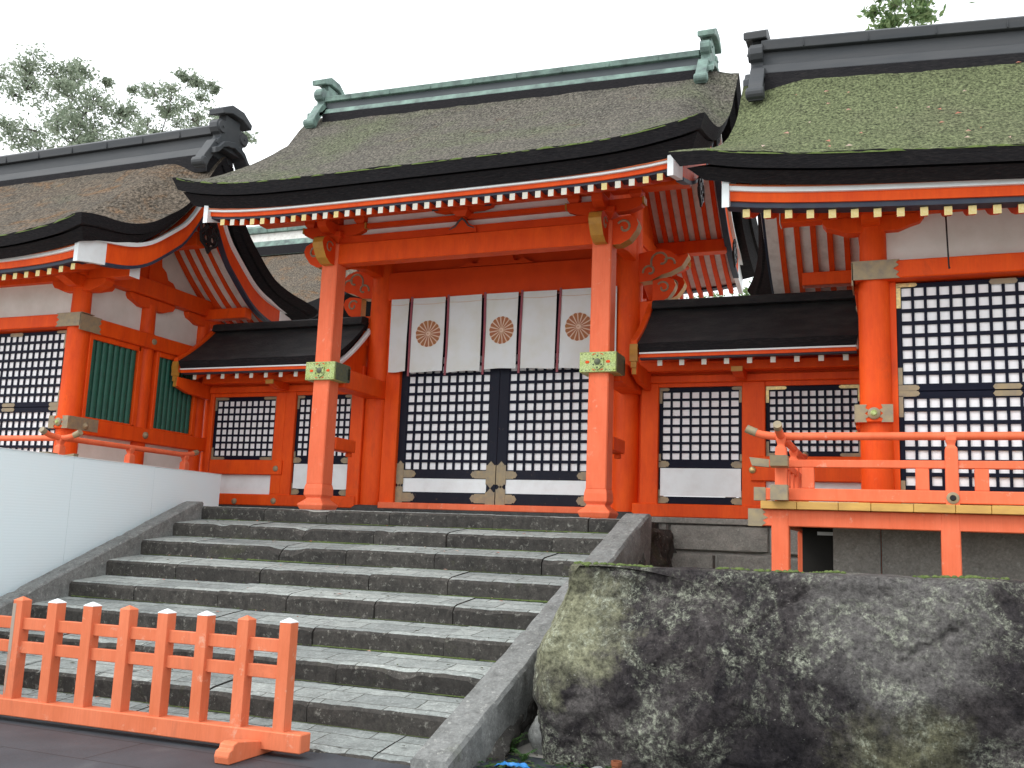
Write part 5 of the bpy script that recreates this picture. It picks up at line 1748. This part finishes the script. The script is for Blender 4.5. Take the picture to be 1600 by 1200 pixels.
# ---------------------------------------------------------------- white hoarding
H = thing('hoarding', 'pale blue-white boarding along the left side of the steps', 'hoarding', (-9.66, 9, 0))
ys = [3.2, 4.95, 6.45, 7.93, 9.35, 10.8, 12.25]
for i, (a, b) in enumerate(zip(ys[:-1], ys[1:])):
    zt = 2.535 - 0.006 * i
    m = MB(); m.box(-9.68, -9.645, a + 0.0015, b - 0.0015, 0.0, zt); m.build('board_panel', 'board', H)
m = MB(); m.box(-9.71, -9.682, 3.2, 12.24, 0.0, 2.49); m.build('backing_frame', 'bark', H)
m = MB(); m.prism([(3.2, 2.537), (12.25, 2.503), (12.25, 2.512), (3.2, 2.546)], 'x', -9.69, -9.635); m.build('edge_strip', 'whitep', H)

# ---------------------------------------------------------------- orange barrier
BR = thing('barrier_fence', 'low orange wooden barrier with pointed posts standing in front of the steps', 'barrier', (-6.0, 6.58, 0))
ang = 0.055
def bt(p):
    dx = p[0] + 4.30
    return (p[0], p[1] + 0.045 * (dx) * 0.45, p[2])
xs = [-4.425 - 0.391 * i for i in range(12)]
for i, x in enumerate(xs):
    m = MB(bt)
    rk = random.Random(i)
    h = 1.015 + 0.004 * i * 0.6 + rk.uniform(-0.006, 0.006)
    m.sq(x, 6.60, [(0.052, 0.14), (0.052, h - 0.022), (0.046, h - 0.016), (0.004, h + 0.012)])
    pp = m.build('post', 'barrier', BR, bevel=0.004)
    if i == 7:
        mg = MB(bt); mg.strip([(x - 0.050, 0.30, 0.985), (x - 0.030, 0.22, 0.985), (x - 0.014, 0.52, 0.985)], 'y', 6.5462, 6.5490); mg.build('bare_wood_patch', 'barrier_grey', pp)
    m2 = MB(bt); m2.sq(x, 6.60, [(0.0535, h - 0.020), (0.047, h - 0.012), (0.004, h + 0.0145)]); m2.build('white_tip', 'whitep' if i % 3 != 1 else 'barrier', pp)
for z0, z1 in ((0.765, 0.865), (0.565, 0.665)):
    m = MB(bt)
    x = -9.2
    m.box(-9.2, -4.44, 6.578, 6.622, z0, z1); m.build('rail', 'barrier', BR, bevel=0.005)
m = MB(bt); m.box(-9.2, -4.205, 6.53, 6.67, 0.045, 0.185); m.build('base_beam', 'barrier', BR, bevel=0.008)
for x in (-4.62, -8.6):
    m = MB()
    m.prism([(6.15, 0.002), (6.135, 0.055), (6.15, 0.095), (6.185, 0.105), (6.195, 0.135), (6.24, 0.15), (6.94, 0.15), (6.98, 0.11), (6.98, 0.002)], 'x', x - 0.065, x + 0.065)
    # housed over the beam: the runner passes below it
    f = m.build('foot', 'barrier', BR, bevel=0.006)
    for v in f.data.vertices:
        v.co.z = min(v.co.z, 0.15) if v.co.y + ORG[BR.name].y < 6.5 else min(v.co.z, 0.044 - ORG[BR.name].z)

# ---------------------------------------------------------------- fallen leaves on the right roof
m = MB()
rk = random.Random(21)
Sx = RoofShape(-1.64, 5.2, 11.72, 2.77, 5.36, 7.60, 0.12, 0.30, True, False, 0.36, 0, 2.52, 0.155, 0.211, 4.83)
for i in range(34):
    x, y = rk.uniform(-1.2, 2.6), 9.0 + 2.5 * rk.random() ** 1.3
    z = Sx.ztop(x, y) - 0.062 * (x + 0.5) + 0.03
    a, s_ = rk.uniform(0, 6.28), rk.uniform(0.018, 0.042)
    c, sn = math.cos(a) * s_, math.sin(a) * s_
    m.add([(x - c, y - sn, z - sn * .6), (x + sn * .6, y - c * .6, z - c * .4 + 0.012), (x + c, y + sn, z + sn * .6), (x - sn * .6, y + c * .6, z + c * .4 + 0.012)], [(0, 1, 2, 3)])
tag(m.build('fallen_leaves', 'redleaf'), 'dry red and pale leaves scattered on the mossy right roof', 'leaves', kind='stuff')

# ---------------------------------------------------------------- hall behind
IH = thing('inner_hall', 'far shrine hall with green copper ridge seen between the left hall and the gate', 'hall', (-20, 24, 1.985))
IS = RoofShape(-30, -13.9, 24.0, 4.9, 6.6, 10.2, 0.3, 0.3, False, True, 0.2, 0, 4.0, 0.25, 0.10, 7.1)
m = MB()
m.slab(70, 24, lambda u, v: (-30 + 16.1 * u, 24 + 4.9 * (2 * v - 1), IS.ztop(-30 + 16.1 * u, 24 + 4.9 * (2 * v - 1))), lambda u, v: (-30 + 15.9 * u, 24 + 4.7 * (2 * v - 1), IS.ztop(-30 + 16.1 * u, 24 + 4.9 * (2 * v - 1)) - 0.5), 0, 1, 1)
m.build('thatch_roof', ['thatch_left', 'edge'], IH, smooth=50)
ridge_beam(IH, -30, -14.3, 24, 10.2, 0.75, 0.7, ['patina', 'soffit', 'edge'])
m = MB(); m.box(-29, -15, 21.5, 21.7, 1.985, 7.0); m.box(-15.2, -15, 21.71, 26.5, 1.985, 7.0); m.build('wall', 'white', IH)
for i in range(6):
    m = MB(); m.lathe(-15.1 - 2.6 * i, 21.4, [(0.2, 1.985), (0.2, 7.5)], 14); m.build('column', 'verm', IH, smooth=40)
m = MB(); m.box(-29, -14.6, 21.25, 21.48, 6.6, 6.95); m.build('beam', 'verm', IH)

# ---------------------------------------------------------------- trees
def tree(name, label, base, trunk_h, crown_pts, leaf, seed, leaf_n, lsize, limb_r=0.28, spread=1.0, hub=None):
    """tapered trunk, limbs reaching into every clump, clumps of small leaves with gaps between them"""
    rk = random.Random(seed)
    T = thing(name, label, 'tree', base)
    bx, by, bz = base
    m = MB()
    top = Vector((bx, by, bz + trunk_h))
    tr = [Vector((bx + 0.12 * math.sin(i), by + 0.1 * math.cos(i * 1.7), bz + trunk_h * i / 8)) for i in range(9)]
    m.tube(tr, [limb_r * (1.1 - 0.7 * i / 8) for i in range(9)], 10)
    if hub:
        hub_v = Vector(hub)
        m.tube([tr[7], tr[8].lerp(hub_v, 0.5) + Vector((0, 0, 0.6)), hub_v], [limb_r * 0.5, limb_r * 0.4, limb_r * 0.25], 8)
    twigs = []
    full = []
    for (cx, cy, cz, r) in crown_pts:
        full.append((cx, cy, cz, r * 1.1))
        for q in range(1):                       # looser sprays between the main clumps
            full.append((cx + rk.gauss(0, 1.3) * r, cy + rk.gauss(0, 1.3) * r, cz - abs(rk.gauss(0, 1.5)) * r + 0.2 * r, r * rk.uniform(0.5, 0.9)))
    full.sort(key=lambda c: (Vector(c[:3]) - (hub_v if hub else tr[8])).length)
    nodes = [((hub_v if hub else tr[8]), limb_r * 0.30)]
    for (cx, cy, cz, r) in full:
        c = Vector((cx, cy, cz))
        # grow from the nearest bough already there, preferring those below
        st, rs = min(nodes, key=lambda n: (n[0] - c).length + (2.2 * max(0, n[0].z - c.z) if not hub else 0))
        re = max(limb_r * 0.035, rs * 0.62)
        d0 = c - st
        midp = st.lerp(c, 0.5) + Vector((rk.uniform(-.16, .16), rk.uniform(-.16, .16), -0.10)) * d0.length
        pts = [st.lerp(midp, t) .lerp(midp.lerp(c, t), t) for t in (0, .2, .4, .6, .8, 1)]
        m.tube(pts, [rs * 0.8 + (re - rs * 0.8) * t for t in (0, .2, .4, .6, .8, 1)], 6)
        nodes.append((c, re))
        for q in range(8):
            d = Vector((rk.gauss(0, 1), rk.gauss(0, 1), rk.gauss(0.25, 0.8))).normalized() * r * rk.uniform(0.5, 1.25)
            e = c + d
            m.tube([midp.lerp(c, 0.75), c.lerp(e, 0.5) + Vector((rk.uniform(-.1, .1), 0, rk.uniform(-.1, .1))) * r, e], [limb_r * 0.06, limb_r * 0.04, limb_r * 0.02], 5)
            twigs.append((c.lerp(e, 0.45), e, r))
    m.build('trunk', 'bark', T, smooth=60)
    L = MB()
    for (a, b, r) in twigs:
        for i in range(leaf_n):
            t = rk.random() ** 0.6
            p = a.lerp(b, t) + Vector((rk.gauss(0, 1), rk.gauss(0, 1), rk.gauss(0, 0.62))) * r * 0.46 * spread
            n = Vector((rk.gauss(0, 1), rk.gauss(0, 1), rk.gauss(0.5, 1))).normalized()
            u = n.orthogonal().normalized()
            v = n.cross(u)
            th = rk.uniform(0, 6.28)
            ax, bx_ = u * math.cos(th) + v * math.sin(th), -u * math.sin(th) + v * math.cos(th)
            s_ = lsize * rk.uniform(0.6, 1.3)
            L.add([p - ax * s_, p + bx_ * s_ * 0.42 + n * s_ * 0.12, p + ax * s_, p - bx_ * s_ * 0.42 + n * s_ * 0.12], [(0, 1, 2, 3)])
    L.build('crown', leaf, T)
    return T
BIG = [(-34.61, 28.95, 21.56, 0.56), (-34.19, 29.65, 21.23, 0.51), (-36.73, 30.35, 21.64, 0.59), (-34.59, 31.05, 21.82, 0.47), (-32.13, 29.3, 20.91, 0.39), (-36.99, 30.0, 20.73, 0.47), (-35.83, 30.7, 20.89, 0.7), (-32.3, 28.95, 19.59, 0.6), (-36.43, 29.65, 18.51, 0.63), (-35.96, 30.35, 19.21, 0.75), (-35.25, 31.05, 19.73, 0.76), (-31.67, 29.3, 18.94, 0.66), (-31.55, 30.0, 19.53, 0.61), (-35.81, 30.7, 18.26, 0.76), (-31.99, 28.95, 17.39, 0.76), (-31.39, 29.65, 18.19, 0.71), (-30.73, 30.35, 18.84, 0.5), (-30.95, 31.05, 19.62, 0.4), (-30.06, 29.3, 17.31, 0.64), (-29.4, 30.0, 17.8, 0.49), (-38.63, 30.7, 22.25, 0.42), (-31.75, 28.95, 18.22, 0.59)]
RTC = [(-30.66, 31.95, 20.9, 0.43), (-30.37, 32.65, 21.03, 0.41), (-32.6, 33.35, 21.99, 0.3), (-30.66, 34.05, 21.24, 0.36), (-28.86, 32.3, 21.42, 0.29), (-28.54, 33.0, 21.4, 0.29), (-29.45, 33.7, 21.23, 0.3), (-29.11, 31.95, 21.44, 0.23), (-28.97, 32.65, 19.76, 0.52), (-28.51, 33.35, 20.16, 0.41), (-31.12, 34.05, 20.34, 0.42), (-27.06, 32.3, 19.21, 0.39), (-30.98, 33.0, 20.49, 0.3), (-29.46, 33.7, 19.66, 0.41)]
BRC = [(0.34, 25.4, 15.94, 0.27), (0.74, 25.8, 15.84, 0.24), (0.19, 26.2, 16.01, 0.21), (1.01, 26.6, 16.5, 0.21), (-0.01, 25.6, 15.49, 0.14), (1.15, 26.0, 16.47, 0.34), (0.54, 26.4, 17.09, 0.42), (0.04, 25.4, 16.33, 0.24), (2.4, 26.5, 19.0, 0.8), (1.0, 26.2, 18.6, 0.8), (3.4, 26.8, 19.6, 0.7), (-0.6, 26.4, 19.4, 0.8), (2.0, 27, 20, 0.9)]
GAPC = [(-4.07, 34.0, 10.4, 0.5), (-5.75, 34.0, 10.2, 0.5), (-6.9, 34.2, 10.1, 0.5), (-4.85, 34.4, 10.2, 0.5), (-3.2, 34.0, 10.0, 0.5), (-5.2, 33.5, 9.3, 0.8), (-7.4, 33.5, 9.2, 0.8)]
GLC = [(-22.94, 34.0, 11.4, 0.5), (-23.4, 34.0, 12.0, 0.5), (-22.2, 34.3, 10.6, 0.7), (-24.0, 34.0, 10.9, 0.7)]
tree('camphor_tree', 'tall airy grey-green tree farthest left behind the left hall', (-34.2, 30.2, 1.9), 14.0, BIG, 'leaf', 1, 34, 0.10, 0.34)
tree('camphor_tree', 'sparser grey-green tree rising just left of the left ridge ornament', (-29.8, 33.0, 1.9), 14.5, RTC, 'leaf', 2, 24, 0.095, 0.30)
tree('broadleaf_tree', 'green leafy branch tip hanging into view above the right roof', (9.5, 27.0, 1.9), 20.0, BRC, 'leaf2', 3, 9, 0.11, 0.16, hub=(1.3, 26.4, 18.6))
tree('broadleaf_tree', 'low green treetop glimpsed under the rear eave right of the gate', (-5.4, 34.4, 1.9), 6.5, GAPC, 'leaf2', 4, 60, 0.10, 0.2)
tree('broadleaf_tree', 'leafy treetop glimpsed through the gap left of the left gate post', (-23.2, 34.4, 1.9), 7.5, GLC, 'leaf2', 5, 60, 0.10, 0.2)
